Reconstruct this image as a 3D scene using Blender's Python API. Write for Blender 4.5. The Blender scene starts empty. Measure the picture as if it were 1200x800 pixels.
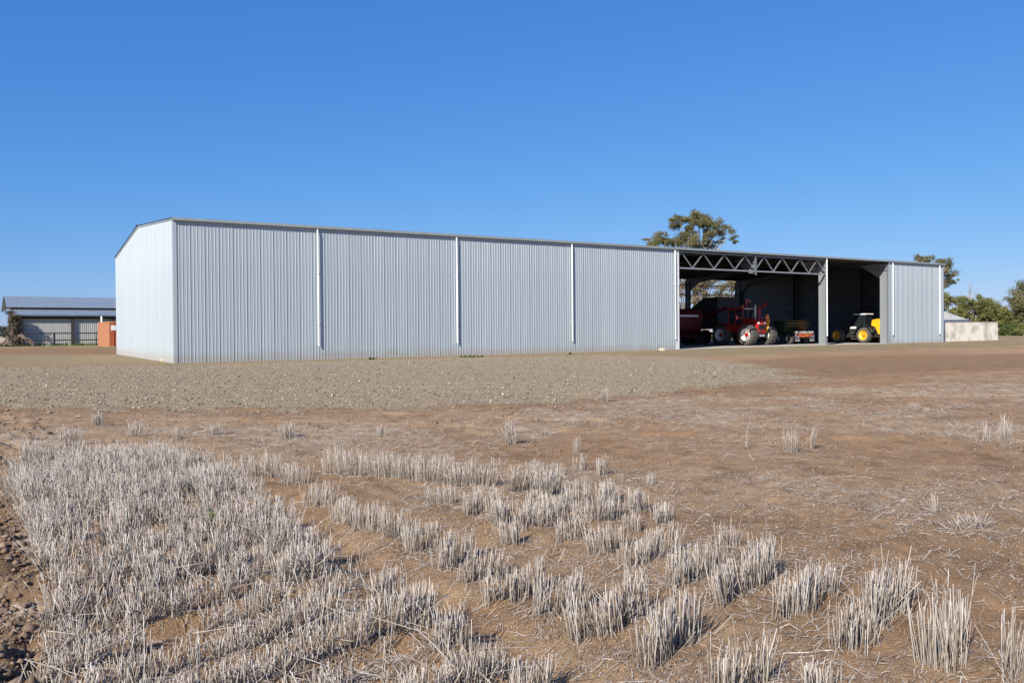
import bpy, bmesh, math, random
import numpy as np
from mathutils import Vector, Matrix, Euler

# ------------------------------------------------------------------ camera, light, exposure
SC = bpy.context.scene
COL = SC.collection
RNG = np.random.default_rng(11)
random.seed(5)
F_PX, PITCH, ROLL, CAM_H = 988.5, -0.0110, -0.0076, 1.57          # measured on a 1200 px wide picture
cp, sp, cr, sr = math.cos(PITCH), math.sin(PITCH), math.cos(ROLL), math.sin(ROLL)
R0, FW, U0 = np.array([1., 0, 0]), np.array([0, cp, sp]), np.array([0, -sp, cp])
RI, UP = cr * R0 + sr * U0, -sr * R0 + cr * U0
cam_data = bpy.data.cameras.new('camera')
cam_data.sensor_width = 36
cam_data.lens = 36 * F_PX / 1200
cam_data.clip_start, cam_data.clip_end = 0.1, 9000
cam = bpy.data.objects.new('camera', cam_data)
COL.objects.link(cam)
M = Matrix.Identity(4)
for i in range(3):
    M[i][0], M[i][1], M[i][2] = RI[i], UP[i], -FW[i]
M[2][3] = CAM_H
cam.matrix_world = M
SC.camera = cam

SUN_EL, SUN_ROT = math.radians(33), math.radians(210)
world = bpy.data.worlds.new('World')
SC.world = world
world.use_nodes = True
wn = world.node_tree
sky = wn.nodes.new('ShaderNodeTexSky')
sky.sky_type = 'NISHITA'
sky.sun_disc = False
sky.sun_elevation, sky.sun_rotation = SUN_EL, SUN_ROT
sky.altitude, sky.air_density, sky.dust_density, sky.ozone_density = 200, 1.0, 0.0, 6.0
bg = wn.nodes['Background']
SKY_S, EXPOSURE = 0.09, 0.75
bg.inputs[1].default_value = SKY_S
# grade the clear sky to the camera's blue: channel = gain * (0.1 * sky) ** power
sep, comb = wn.nodes.new('ShaderNodeSeparateColor'), wn.nodes.new('ShaderNodeCombineColor')
wn.links.new(sky.outputs[0], sep.inputs[0])
for ch, (pw, gain) in enumerate(((1.03, 0.65), (0.68, 0.68), (0.39, 0.94))):
    pn, gn_, sn = (wn.nodes.new('ShaderNodeMath') for _ in range(3))
    sn.operation, pn.operation, gn_.operation = 'MULTIPLY', 'POWER', 'MULTIPLY'
    sn.inputs[1].default_value = 0.1
    pn.inputs[1].default_value = pw
    gn_.inputs[1].default_value = gain / SKY_S / 2 ** EXPOSURE
    wn.links.new(sep.outputs[ch], sn.inputs[0])
    wn.links.new(sn.outputs[0], pn.inputs[0])
    wn.links.new(pn.outputs[0], gn_.inputs[0])
    wn.links.new(gn_.outputs[0], comb.inputs[ch])
wn.links.new(comb.outputs[0], bg.inputs[0])
sun_data = bpy.data.lights.new('sun', 'SUN')
sun_data.energy, sun_data.angle, sun_data.color = 5.0, math.radians(0.53), (1, 0.93, 0.83)
sun = bpy.data.objects.new('sun', sun_data)
COL.objects.link(sun)
SUN_DIR = Vector((math.sin(SUN_ROT) * math.cos(SUN_EL), math.cos(SUN_ROT) * math.cos(SUN_EL), math.sin(SUN_EL)))
sun.rotation_euler = SUN_DIR.to_track_quat('Z', 'Y').to_euler()
SC.view_settings.view_transform = 'Standard'
SC.view_settings.look = 'None'
SC.view_settings.gamma = 1
SC.view_settings.exposure = EXPOSURE
SC.cycles.max_bounces = 6

# ------------------------------------------------------------------ geometry of the place
P0 = np.array([-18.45, 46.12])                                      # near left corner of the shed
PHI = math.pi / 2 - 1.0269
DD, NN = np.array([math.cos(PHI), math.sin(PHI)]), np.array([-math.sin(PHI), math.cos(PHI)])
SHED_W, EAVE, SHED_L, SLOPE = 27.1, 7.8, 71.1, 0.0039


def sstep(a, b, x):
    t = np.clip((x - a) / (b - a), 0, 1)
    return t * t * (3 - 2 * t)


def base_z(x, y):
    u = (x - P0[0]) * DD[0] + (y - P0[1]) * DD[1]
    v = (x - P0[0]) * NN[0] + (y - P0[1]) * NN[1]
    z = SLOPE * np.clip(u, 0, 90)
    z = z + 0.45 * sstep(70, 84, y) * sstep(-24, -32, x)
    z = z + 0.35 * sstep(88, 104, y) * sstep(38, 50, x)
    z = z - 1.2 * sstep(180, 900, np.hypot(x, y)) * 0
    return z


def hash2(ix, iy, seed):
    n = (ix.astype(np.int64) * 374761393 + iy.astype(np.int64) * 668265263 + seed * 974711) & 0xffffffff
    n = ((n ^ (n >> 13)) * 1274126177) & 0xffffffff
    return ((n ^ (n >> 16)) & 0xffff) / 65535.0


def vnoise(x, y, seed=0):
    ix, iy = np.floor(x), np.floor(y)
    fx, fy = x - ix, y - iy
    fx, fy = fx * fx * (3 - 2 * fx), fy * fy * (3 - 2 * fy)
    a, b = hash2(ix, iy, seed), hash2(ix + 1, iy, seed)
    c, d = hash2(ix, iy + 1, seed), hash2(ix + 1, iy + 1, seed)
    return (a * (1 - fx) + b * fx) * (1 - fy) + (c * (1 - fx) + d * fx) * fy


def fbm(x, y, s, octv=3, seed=0):
    t, amp, tot = 0, 1.0, 0
    for i in range(octv):
        t = t + amp * vnoise(x * s * 2 ** i + 17.3 * i, y * s * 2 ** i - 9.1 * i, seed + i)
        tot += amp
        amp *= 0.5
    return t / tot


def project(x, y, z):
    P = np.stack([x, y, z - CAM_H], -1)
    d = np.maximum(P @ FW, 1e-3)
    return 600 + F_PX * (P @ RI) / d, 400 - F_PX * (P @ UP) / d


def ray(px, py):
    v = FW + RI * (px - 600) / F_PX - UP * (py - 400) / F_PX
    return v / np.linalg.norm(v)


def gp(px, py, dz=0.0, fine=False):
    """ground point under a place measured in the photograph"""
    r = ray(px, py)
    t = (0.0 + dz - CAM_H) / r[2]
    for _ in range(12):
        x, y = r[0] * t, r[1] * t
        zg = float((ground_z if fine else base_z)(np.array(x), np.array(y)))
        t = (0.5 * t + 0.5 * (zg + dz - CAM_H) / r[2]) if fine else (zg + dz - CAM_H) / r[2]
    return np.array([r[0] * t, r[1] * t, CAM_H + r[2] * t])


def at_depth(px, py, Y):
    r = ray(px, py)
    t = Y / r[1]
    return np.array([r[0] * t, Y, CAM_H + r[2] * t])


def inpoly(px, py, poly):
    inside = np.zeros(px.shape, bool)
    n = len(poly)
    for i in range(n):
        x1, y1 = poly[i]
        x2, y2 = poly[(i + 1) % n]
        c = ((y1 > py) != (y2 > py)) & (px < (x2 - x1) * (py - y1) / ((y2 - y1) if y2 != y1 else 1e-9) + x1)
        inside ^= c
    return inside


def world_poly(pts):
    return [tuple(gp(px, py)[:2]) for px, py in pts]


def polydist(x, y, poly):
    """signed distance to a world polygon, positive inside"""
    d = np.full(x.shape, 1e9)
    for i in range(len(poly)):
        ax, ay = poly[i]
        bx, by = poly[(i + 1) % len(poly)]
        ex, ey = bx - ax, by - ay
        L = ex * ex + ey * ey + 1e-12
        t = np.clip(((x - ax) * ex + (y - ay) * ey) / L, 0, 1)
        d = np.minimum(d, np.hypot(x - ax - t * ex, y - ay - t * ey))
    return np.where(inpoly(x, y, poly), d, -d)


# ------------------------------------------------------------------ materials
MATS = {}


def mat(name, c1, c2=None, scale=4.0, rough=0.6, metal=0.0, bump=0.0, bscale=None, detail=4, stretch=None, spec=None, ramp=(0.35, 0.65), coat=0):
    if name in MATS:
        return MATS[name]
    m = bpy.data.materials.new(name)
    m.use_nodes = True
    nt = m.node_tree
    b = nt.nodes['Principled BSDF']
    b.inputs['Roughness'].default_value = rough
    b.inputs['Metallic'].default_value = metal
    if spec is not None:
        b.inputs['Specular IOR Level'].default_value = spec
    if coat:
        b.inputs['Coat Weight'].default_value = coat
    c2 = c2 or tuple(min(1, v * 0.82) for v in c1)
    tc = nt.nodes.new('ShaderNodeTexCoord')
    mp = nt.nodes.new('ShaderNodeMapping')
    nt.links.new(tc.outputs['Object'], mp.inputs[0])
    if stretch:
        mp.inputs['Scale'].default_value = stretch
    nz = nt.nodes.new('ShaderNodeTexNoise')
    nz.inputs['Scale'].default_value = scale
    nz.inputs['Detail'].default_value = detail
    nt.links.new(mp.outputs[0], nz.inputs['Vector'])
    cr_ = nt.nodes.new('ShaderNodeValToRGB')
    cr_.color_ramp.elements[0].position, cr_.color_ramp.elements[1].position = ramp
    cr_.color_ramp.elements[0].color = (*c1, 1)
    cr_.color_ramp.elements[1].color = (*c2, 1)
    nt.links.new(nz.outputs[0], cr_.inputs[0])
    nt.links.new(cr_.outputs[0], b.inputs['Base Color'])
    if bump:
        n2 = nt.nodes.new('ShaderNodeTexNoise')
        n2.inputs['Scale'].default_value = bscale or scale * 4
        n2.inputs['Detail'].default_value = 5
        nt.links.new(mp.outputs[0], n2.inputs['Vector'])
        bp = nt.nodes.new('ShaderNodeBump')
        bp.inputs['Strength'].default_value = bump
        bp.inputs['Distance'].default_value = 0.02
        nt.links.new(n2.outputs[0], bp.inputs['Height'])
        nt.links.new(bp.outputs[0], b.inputs['Normal'])
    MATS[name] = m
    return m


def attr_mat(name, attr, stops, rough=0.9, transl=0.0, bump=0, bscale=30, fine=None):
    """base colour from a per-piece random value (attribute) through a ramp"""
    m = bpy.data.materials.new(name)
    m.use_nodes = True
    nt = m.node_tree
    b = nt.nodes['Principled BSDF']
    b.inputs['Roughness'].default_value = rough
    b.inputs['Specular IOR Level'].default_value = 0.2
    at = nt.nodes.new('ShaderNodeAttribute')
    at.attribute_name = attr
    rp = nt.nodes.new('ShaderNodeValToRGB')
    el = rp.color_ramp.elements
    el[0].position, el[0].color = stops[0][0], (*stops[0][1], 1)
    el[1].position, el[1].color = stops[-1][0], (*stops[-1][1], 1)
    for p, c in stops[1:-1]:
        e = el.new(p)
        e.color = (*c, 1)
    nt.links.new(at.outputs['Fac'], rp.inputs[0])
    nt.links.new(rp.outputs[0], b.inputs['Base Color'])
    if transl:
        tr = nt.nodes.new('ShaderNodeBsdfTranslucent')
        nt.links.new(rp.outputs[0], tr.inputs[0])
        mx = nt.nodes.new('ShaderNodeMixShader')
        mx.inputs[0].default_value = transl
        nt.links.new(b.outputs[0], mx.inputs[1])
        nt.links.new(tr.outputs[0], mx.inputs[2])
        nt.links.new(mx.outputs[0], nt.nodes['Material Output'].inputs[0])
    MATS[name] = m
    return m


def sheet_variation(m):
    """sheets differ a little in tone, and soil has splashed up their feet"""
    nt = m.node_tree
    b = nt.nodes['Principled BSDF']
    src = b.inputs['Base Color'].links[0].from_socket
    oi = nt.nodes.new('ShaderNodeObjectInfo')
    mr = nt.nodes.new('ShaderNodeMapRange')
    mr.inputs[3].default_value, mr.inputs[4].default_value = 0.965, 1.035
    nt.links.new(oi.outputs['Random'], mr.inputs[0])
    sc_ = nt.nodes.new('ShaderNodeVectorMath')
    sc_.operation = 'SCALE'
    nt.links.new(src, sc_.inputs[0])
    nt.links.new(mr.outputs[0], sc_.inputs['Scale'])
    geo = nt.nodes.new('ShaderNodeNewGeometry')
    xyz = nt.nodes.new('ShaderNodeSeparateXYZ')
    nt.links.new(geo.outputs['Position'], xyz.inputs[0])
    nz = nt.nodes.new('ShaderNodeTexNoise')
    nz.inputs['Scale'].default_value, nz.inputs['Detail'].default_value = 2.3, 5
    nt.links.new(geo.outputs['Position'], nz.inputs['Vector'])
    ma = nt.nodes.new('ShaderNodeMath')
    ma.operation = 'MULTIPLY_ADD'
    ma.inputs[1].default_value = -0.9
    nt.links.new(nz.outputs[0], ma.inputs[0])
    nt.links.new(xyz.outputs['Z'], ma.inputs[2])
    m2 = nt.nodes.new('ShaderNodeMapRange')
    m2.inputs[1].default_value, m2.inputs[2].default_value = -0.25, 0.25
    m2.inputs[3].default_value, m2.inputs[4].default_value = 0.4, 0.0
    nt.links.new(ma.outputs[0], m2.inputs[0])
    mx = nt.nodes.new('ShaderNodeMix')
    mx.data_type = 'RGBA'
    nt.links.new(m2.outputs[0], mx.inputs[0])
    nt.links.new(sc_.outputs[0], [i for i in mx.inputs if i.name == 'A' and i.type == 'RGBA'][0])
    for i in mx.inputs:
        if i.name == 'B' and i.type == 'RGBA':
            i.default_value = (0.30, 0.22, 0.14, 1)
    nt.links.new([o for o in mx.outputs if o.type == 'RGBA'][0], b.inputs['Base Color'])


# ------------------------------------------------------------------ objects
def raw_mesh(name, V, Fs, matl, smooth=False):
    me = bpy.data.meshes.new(name)
    V = np.asarray(V, np.float32)
    if isinstance(Fs, np.ndarray):
        k = Fs.shape[1]
        me.vertices.add(len(V))
        me.vertices.foreach_set('co', V.ravel())
        me.loops.add(Fs.size)
        me.loops.foreach_set('vertex_index', Fs.astype(np.int32).ravel())
        me.polygons.add(len(Fs))
        me.polygons.foreach_set('loop_start', np.arange(0, Fs.size, k, dtype=np.int32))
        me.update(calc_edges=True)
    else:
        me.from_pydata([tuple(map(float, v)) for v in V], [], Fs)
    if matl:
        me.materials.append(matl)
    if smooth:
        me.polygons.foreach_set('use_smooth', np.ones(len(me.polygons), bool))
    return me


def set_attr(me, name, vals):
    a = me.attributes.new(name, 'FLOAT', 'POINT')
    a.data.foreach_set('value', np.asarray(vals, np.float32))


def link(name, me, parent=None, loc=None, rotz=None):
    o = bpy.data.objects.new(name, me)
    COL.objects.link(o)
    if parent is not None:
        o.parent = parent
    if loc is not None:
        o.location = [float(c) for c in loc]
    if rotz is not None:
        o.rotation_euler = (0, 0, rotz)
    return o


def tag(o, label=None, cat=None, group=None, kind=None):
    if label:
        o['label'] = label
    if cat:
        o['category'] = cat
    if group:
        o['group'] = group
    if kind:
        o['kind'] = kind
    return o


def thing(name, label, cat, loc=(0, 0, 0), rotz=0.0, group=None):
    return tag(link(name, None, None, loc, rotz), label, cat, group)


class MB:
    """collects shapes for one mesh"""

    def __init__(self):
        self.v, self.f = [], []

    def add(self, vs, fs):
        n = len(self.v)
        self.v += [tuple(map(float, p)) for p in vs]
        self.f += [tuple(i + n for i in f) for f in fs]
        return self

    def box(self, a, b, c=0.0):
        x0, y0, z0 = a
        x1, y1, z1 = b
        if c:
            return self.cbox(a, b, c)
        vs = [(x0, y0, z0), (x1, y0, z0), (x1, y1, z0), (x0, y1, z0), (x0, y0, z1), (x1, y0, z1), (x1, y1, z1), (x0, y1, z1)]
        return self.add(vs, [(3, 2, 1, 0), (4, 5, 6, 7), (0, 1, 5, 4), (1, 2, 6, 5), (2, 3, 7, 6), (3, 0, 4, 7)])

    def cbox(self, a, b, c, seg=2):
        bm = bmesh.new()
        bmesh.ops.create_cube(bm, size=1)
        for v in bm.verts:
            v.co = Vector(((a[i] + b[i]) / 2 + v.co[i] * (b[i] - a[i]) for i in range(3)))
        bmesh.ops.bevel(bm, geom=bm.edges[:], offset=c, segments=seg, affect='EDGES', profile=0.6)
        bm.verts.index_update()
        self.add([v.co for v in bm.verts], [[v.index for v in f.verts] for f in bm.faces])
        bm.free()
        return self

    def beam(self, p, q, w, h=None, up=(0, 0, 1)):
        h = h or w
        p, q = Vector(p), Vector(q)
        t = (q - p).normalized()
        up = Vector(up)
        if abs(t.dot(up)) > 0.98:
            up = Vector((1, 0, 0))
        s = t.cross(up).normalized() * w / 2
        u = s.cross(t).normalized() * h / 2
        vs = [p - s - u, p + s - u, p + s + u, p - s + u, q - s - u, q + s - u, q + s + u, q - s + u]
        return self.add(vs, [(3, 2, 1, 0), (4, 5, 6, 7), (0, 1, 5, 4), (1, 2, 6, 5), (2, 3, 7, 6), (3, 0, 4, 7)])

    def tube(self, pts, rad, n=8):
        pts = [Vector(p) for p in pts]
        rad = rad if isinstance(rad, (list, tuple)) else [rad] * len(pts)
        rings = []
        for i, p in enumerate(pts):
            t = (pts[min(i + 1, len(pts) - 1)] - pts[max(i - 1, 0)]).normalized()
            a = Vector((0, 0, 1)) if abs(t.z) < 0.9 else Vector((1, 0, 0))
            s = t.cross(a).normalized()
            u = t.cross(s)
            rings.append([p + (s * math.cos(2 * math.pi * k / n) + u * math.sin(2 * math.pi * k / n)) * rad[i] for k in range(n)])
        vs = [v for r in rings for v in r]
        fs = []
        for i in range(len(pts) - 1):
            for k in range(n):
                a, b = i * n + k, i * n + (k + 1) % n
                fs.append((a, b, b + n, a + n))
        fs.append(tuple(range(n)))
        fs.append(tuple(range((len(pts) - 1) * n, len(pts) * n))[::-1])
        return self.add(vs, fs)

    def lathe_x(self, prof, n=28, c=(0, 0, 0)):
        """profile of (x, r) turned about the local x axis"""
        vs, fs = [], []
        for x, r in prof:
            for k in range(n):
                a = 2 * math.pi * k / n
                vs.append((c[0] + x, c[1] + r * math.cos(a), c[2] + r * math.sin(a)))
        for i in range(len(prof) - 1):
            for k in range(n):
                a, b = i * n + k, i * n + (k + 1) % n
                fs.append((a, b, b + n, a + n))
        return self.add(vs, fs)

    def prism(self, poly, x0, x1):
        """side outline of (y, z) pushed along x"""
        n = len(poly)
        vs = [(x0, y, z) for y, z in poly] + [(x1, y, z) for y, z in poly]
        fs = [tuple(range(n))[::-1], tuple(range(n, 2 * n))]
        for i in range(n):
            j = (i + 1) % n
            fs.append((i, j, j + n, i + n))
        return self.add(vs, fs)

    def build(self, name, matl, parent=None, smooth=False, loc=None):
        me = raw_mesh(name, self.v, self.f, matl, smooth)
        return link(name, me, parent, loc)


def bevel(o, w=0.02, seg=2):
    md = o.modifiers.new('bevel', 'BEVEL')
    md.width, md.segments, md.limit_method = w, seg, 'ANGLE'
    return o


# ------------------------------------------------------------------ ground
def shed_uv(x, y):
    return (x - P0[0]) * DD[0] + (y - P0[1]) * DD[1], (x - P0[0]) * NN[0] + (y - P0[1]) * NN[1]


ROW_A = math.radians(40)                                            # crop rows run 40 degrees right of straight ahead
ROW_D, ROW_N = np.array([math.sin(ROW_A), math.cos(ROW_A)]), np.array([math.cos(ROW_A), -math.sin(ROW_A)])
ROW_S = 0.36
DENSE = world_poly([(12, 580), (25, 547), (120, 541), (215, 541), (262, 560), (312, 596), (352, 632), (395, 672),
                    (440, 700), (500, 722), (535, 752), (575, 778), (690, 870), (600, 1050), (60, 1050), (62, 800), (58, 745), (50, 690), (42, 640), (24, 600)])
TRACK = world_poly([(232, 538), (285, 562), (340, 592), (372, 612), (430, 640), (520, 690), (590, 726), (660, 765), (800, 850), (760, 950), (600, 800),
                    (560, 745), (500, 712), (430, 690), (395, 665), (352, 628), (312, 588), (262, 545)])
GRAVEL = world_poly([(-400, 478), (-400, 433), (0, 431), (120, 429), (205, 428), (300, 425.5), (420, 422.5), (560, 418.5), (700, 416), (800, 418), (870, 426), (915, 433), (929, 440),
                     (915, 446), (850, 452), (760, 460), (690, 467), (600, 473), (450, 477), (300, 478), (100, 478)])
DIRT = world_poly([(795, 434), (860, 424), (920, 419), (1000, 417), (1100, 416), (1250, 413), (1250, 430), (1120, 434), (1040, 438), (960, 445), (900, 455), (700, 472), (400, 484), (100, 484), (-300, 486),
                   (-300, 476), (100, 474), (400, 473), (600, 469), (760, 456), (850, 449), (920, 442)])
LITTER = [world_poly(p) for p in (
    [(-50, 500), (250, 498), (520, 500), (560, 512), (420, 522), (150, 520), (-50, 524)],
    [(200, 520), (420, 512), (560, 520), (730, 540), (820, 620), (1000, 660), (1120, 690), (1190, 760), (1100, 800), (900, 770), (760, 690), (560, 640), (420, 580), (300, 555)],
    [(620, 470), (900, 458), (1200, 440), (1400, 470), (1300, 540), (1000, 500), (760, 505), (560, 520)],
    [(820, 520), (1000, 545), (1250, 560), (1300, 660), (1100, 640), (950, 600), (860, 560)])]


def litter_density(x, y):
    d = np.zeros(x.shape)
    for k, (poly, w) in enumerate(zip(LITTER, (0.75, 0.5, 0.6, 0.5))):
        s = polydist(x, y, poly)
        d = np.maximum(d, w * sstep(-0.6, 0.8, s))
    d = np.maximum(d, 0.85 * sstep(-0.25, 0.3, polydist(x, y, DENSE)))
    d = np.maximum(d, 0.2 * sstep(26, 16, y))
    d = d * (1 - 0.8 * sstep(-0.1, 0.2, polydist(x, y, TRACK)))
    d = d * (1 - sstep(-0.6, 0.2, polydist(x, y, GRAVEL)))
    d = d * (1 - 0.9 * sstep(-0.3, 0.5, polydist(x, y, DIRT)))
    n = fbm(x, y, 0.9, 3, 41)
    return np.clip(d * (0.25 + 1.5 * sstep(0.36, 0.62, n)), 0, 1)


def relief(x, y):
    r = np.hypot(x, y)
    near = sstep(34, 12, r)
    dense = sstep(-0.3, 0.2, polydist(x, y, DENSE))
    track = sstep(-0.15, 0.2, polydist(x, y, TRACK))
    s = (x * ROW_N[0] + y * ROW_N[1]) / ROW_S
    rows = 0.5 + 0.5 * np.cos(2 * np.pi * s)
    wide = sstep(0.2, 0.8, np.clip(rows, 0, 1))
    z = near * (0.035 * dense + 0.02 * (1 - track) * sstep(11, 7, r)) * wide
    z += near * 0.05 * (fbm(x, y, 1.3, 3, 3) - 0.5)
    z += near * (1 - track) * 0.035 * (fbm(x, y, 7, 3, 9) - 0.5)
    z += near * 0.012 * (fbm(x, y, 22, 2, 19) - 0.5)
    z -= near * track * 0.045
    lump = sstep(0.2, 0.0, x + 0.62 * y * 0.93 - 0.05) * near          # broken clods down the left edge
    z += lump * 0.22 * (fbm(x, y, 6, 3, 77) - 0.45)
    z += 0.04 * sstep(15, 25, r) * (fbm(x, y, 0.5, 3, 5) - 0.5) * sstep(60, 40, r)
    z += sstep(9, 14, r) * sstep(44, 30, r) * (0.035 * (fbm(x, y, 3, 3, 45) - 0.5) + 0.03 * np.maximum(fbm(x, y, 8, 2, 46) - 0.55, 0))
    for off_ in (-6.5, -4.7, 1.5, 3.3):                                 # faint wheel ruts across the open soil
        z -= 0.03 * sstep(0.28, 0.1, np.abs(0.25 * x + y - 17 + off_ + 0.5 * np.sin(x * 0.35))) * sstep(40, 30, r)
    gv = sstep(-0.5, 0.4, polydist(x, y, GRAVEL))
    z += gv * (0.05 * (fbm(x, y, 4, 2, 31) - 0.5))
    return z


def ground_z(x, y):
    x, y = np.asarray(x, float), np.asarray(y, float)
    return base_z(x, y) + relief(x, y)


def mixc(a, b, t):
    return a * (1 - t[..., None]) + np.array(b) * t[..., None]


def ground_colour(x, y):
    r = np.hypot(x, y)
    n1, n2, n3 = fbm(x, y, 0.35, 4, 61), fbm(x, y, 1.7, 3, 67), fbm(x, y, 9, 2, 71)
    c = np.ones(x.shape + (3,)) * np.array([0.24, 0.155, 0.098])       # red brown field soil
    c = mixc(c, (0.27, 0.187, 0.128), sstep(0.35, 0.7, n1))
    c = mixc(c, (0.185, 0.115, 0.072), sstep(0.45, 0.75, n2) * 0.5)
    c = mixc(c, (0.33, 0.275, 0.225), litter_density(x, y) * sstep(5, 14, r) * (0.2 + 0.6 * sstep(0.4, 0.7, n3)))
    u, v = shed_uv(x, y)
    pad = sstep(38, 42, 0 * x + y + 0.45 * (x + 18) * sstep(-18, 30, x) * 0) * 0
    gs = polydist(x, y, GRAVEL)
    behind = sstep(-14.5, -11.5, v + 1.2 * (n1 - 0.5)) * sstep(-60, -20, u + 0 * v)  # compacted pad round the shed
    far_l = sstep(36, 40, y) * sstep(-6, -16, x)
    padm = np.maximum(behind, far_l)
    c = mixc(c, (0.190, 0.151, 0.102), padm)
    c = mixc(c, (0.20, 0.15, 0.10), padm * sstep(0.5, 0.8, n2) * 0.6)
    ds = polydist(x, y, DIRT)
    c = mixc(c, (0.190, 0.123, 0.081), sstep(-0.9, 0.9, ds + 2.4 * (n2 - 0.5)) * 0.9)
    c = mixc(c, (0.235, 0.195, 0.148), sstep(-0.5, 0.5, gs + 3.5 * (n2 - 0.5) + 2.5 * (n1 - 0.5)))
    road = sstep(68, 71, y) * sstep(84, 80, y) * sstep(-22, -30, x)     # brown earth road in front of the far sheds
    c = mixc(c, (0.175, 0.115, 0.075), road)
    grass = sstep(81, 84, y) * sstep(104, 96, y) * sstep(-30, -40, x)
    c = mixc(c, (0.14, 0.17, 0.06), grass * sstep(0.35, 0.6, n1) * 0.8)
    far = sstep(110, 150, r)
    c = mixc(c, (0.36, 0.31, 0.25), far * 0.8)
    c = c * np.array([1.29, 1.245, 1.065])
    c = mixc(c, (0.165, 0.110, 0.070), sstep(0.3, -0.1, x + 0.577 * y) * sstep(14, 9, y) * 0.75)
    n4 = fbm(x, y, 3.3, 3, 83)
    c = c * (1 - 0.22 * sstep(0.55, 0.75, n4) * sstep(60, 25, r) * (1 - sstep(-0.5, 0.5, gs)))[..., None]
    return np.clip(c * (0.9 + 0.2 * n3)[..., None], 0, 1)


def build_ground():
    fine = np.arange(-46, 46.01, 0.2)
    left = -46 - np.cumsum(np.geomspace(0.3, 9, 26))
    right = 46 + np.cumsum(np.geomspace(0.3, 9, 26))
    left = left[left > -179]
    right = right[right < 179]
    ang = np.radians(np.concatenate([left[::-1], fine, right]))
    dist = np.concatenate([[0.4, 0.9, 1.5, 2.0, 2.4], np.geomspace(2.7, 60, 420), np.geomspace(61, 6000, 90)])
    A, D = np.meshgrid(ang, dist)
    X, Y = np.sin(A) * D, np.cos(A) * D
    Z = ground_z(X, Y)
    c = ground_colour(X, Y)
    nr, nc = X.shape
    V = np.stack([X, Y, Z], -1).reshape(-1, 3)
    i, j = np.meshgrid(np.arange(nr - 1), np.arange(nc), indexing='ij')
    jn = (j + 1) % nc
    Fc = np.stack([i * nc + j, i * nc + jn, (i + 1) * nc + jn, (i + 1) * nc + j], -1).reshape(-1, 4)[:, ::-1]
    V = np.concatenate([V, [[0, 0, float(ground_z(0., 0.))]]])
    m = bpy.data.materials.new('field_soil')
    m.use_nodes = True
    nt = m.node_tree
    b = nt.nodes['Principled BSDF']
    b.inputs['Roughness'].default_value = 0.95
    b.inputs['Specular IOR Level'].default_value = 0.1
    at = nt.nodes.new('ShaderNodeAttribute')
    at.attribute_name = 'albedo'
    geo = nt.nodes.new('ShaderNodeNewGeometry')
    ns = []
    for sc_, dt in ((55, 4), (6, 5), (240, 2)):
        n = nt.nodes.new('ShaderNodeTexNoise')
        n.inputs['Scale'].default_value, n.inputs['Detail'].default_value = sc_, dt
        n.inputs['Roughness'].default_value = 0.65
        nt.links.new(geo.outputs['Position'], n.inputs['Vector'])
        ns.append(n)
    ad = nt.nodes.new('ShaderNodeMath')
    ad.operation = 'ADD'
    nt.links.new(ns[0].outputs[0], ad.inputs[0])
    nt.links.new(ns[1].outputs[0], ad.inputs[1])
    mr = nt.nodes.new('ShaderNodeMapRange')
    mr.inputs[1].default_value, mr.inputs[2].default_value = 0.6, 1.4
    mr.inputs[3].default_value, mr.inputs[4].default_value = 0.62, 1.38
    nt.links.new(ad.outputs[0], mr.inputs[0])
    mu = nt.nodes.new('ShaderNodeVectorMath')
    mu.operation = 'SCALE'
    nt.links.new(at.outputs['Color'], mu.inputs[0])
    nt.links.new(mr.outputs[0], mu.inputs['Scale'])
    nt.links.new(mu.outputs[0], b.inputs['Base Color'])
    a2 = nt.nodes.new('ShaderNodeMath')
    a2.operation = 'MULTIPLY_ADD'
    a2.inputs[1].default_value = 0.35
    nt.links.new(ns[2].outputs[0], a2.inputs[0])
    nt.links.new(ns[0].outputs[0], a2.inputs[2])
    bp = nt.nodes.new('ShaderNodeBump')
    bp.inputs['Strength'].default_value, bp.inputs['Distance'].default_value = 0.9, 0.03
    nt.links.new(a2.outputs[0], bp.inputs['Height'])
    nt.links.new(bp.outputs[0], b.inputs['Normal'])
    me = raw_mesh('ground', V, Fc, m, True)
    cc = np.concatenate([c.reshape(-1, 3), c.reshape(-1, 3)[:1]])
    at_ = me.color_attributes.new('albedo', 'FLOAT_COLOR', 'POINT')
    at_.data.foreach_set('color', np.concatenate([cc, np.ones((len(cc), 1))], 1).astype(np.float32).ravel())
    # close the small hole at the centre
    bm = bmesh.new()
    bm.from_mesh(me)
    bm.verts.ensure_lookup_table()
    ctr = bm.verts[len(V) - 1]
    for k in range(nc):
        bm.faces.new((ctr, bm.verts[(k + 1) % nc], bm.verts[k]))
    bm.to_mesh(me)
    bm.free()
    tag(link('ground', me), kind='structure')


build_ground()

# ------------------------------------------------------------------ the machinery shed
zinc = mat('zinc_sheet', (0.37, 0.42, 0.45), (0.34, 0.388, 0.417), 1.6, 0.45, 0.3, stretch=(1, 1, 0.15))
zinc_dk = mat('shaded_inner_sheet', (0.085, 0.092, 0.10), (0.07, 0.076, 0.083), 1.2, 0.55, 0.2)  # interior gloom put into the sheet colour, far darker than the outer zinc
girt_m = mat('girt_steel', (0.17, 0.18, 0.19), (0.14, 0.15, 0.16), 2, 0.5, 0.3)  # shed shade put into the colour, a step lighter than the inner sheets
frame_m = mat('shaded_frame_steel', (0.06, 0.062, 0.066), (0.05, 0.052, 0.055), 2, 0.6, 0.2)  # shade inside put into the colour of rafters, purlins and rear columns
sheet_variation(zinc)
zinc_in = mat('shaded_roof_sheet', (0.07, 0.075, 0.08), (0.06, 0.064, 0.07), 1.2, 0.55, 0.2)  # shade under the roof put into its colour
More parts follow.
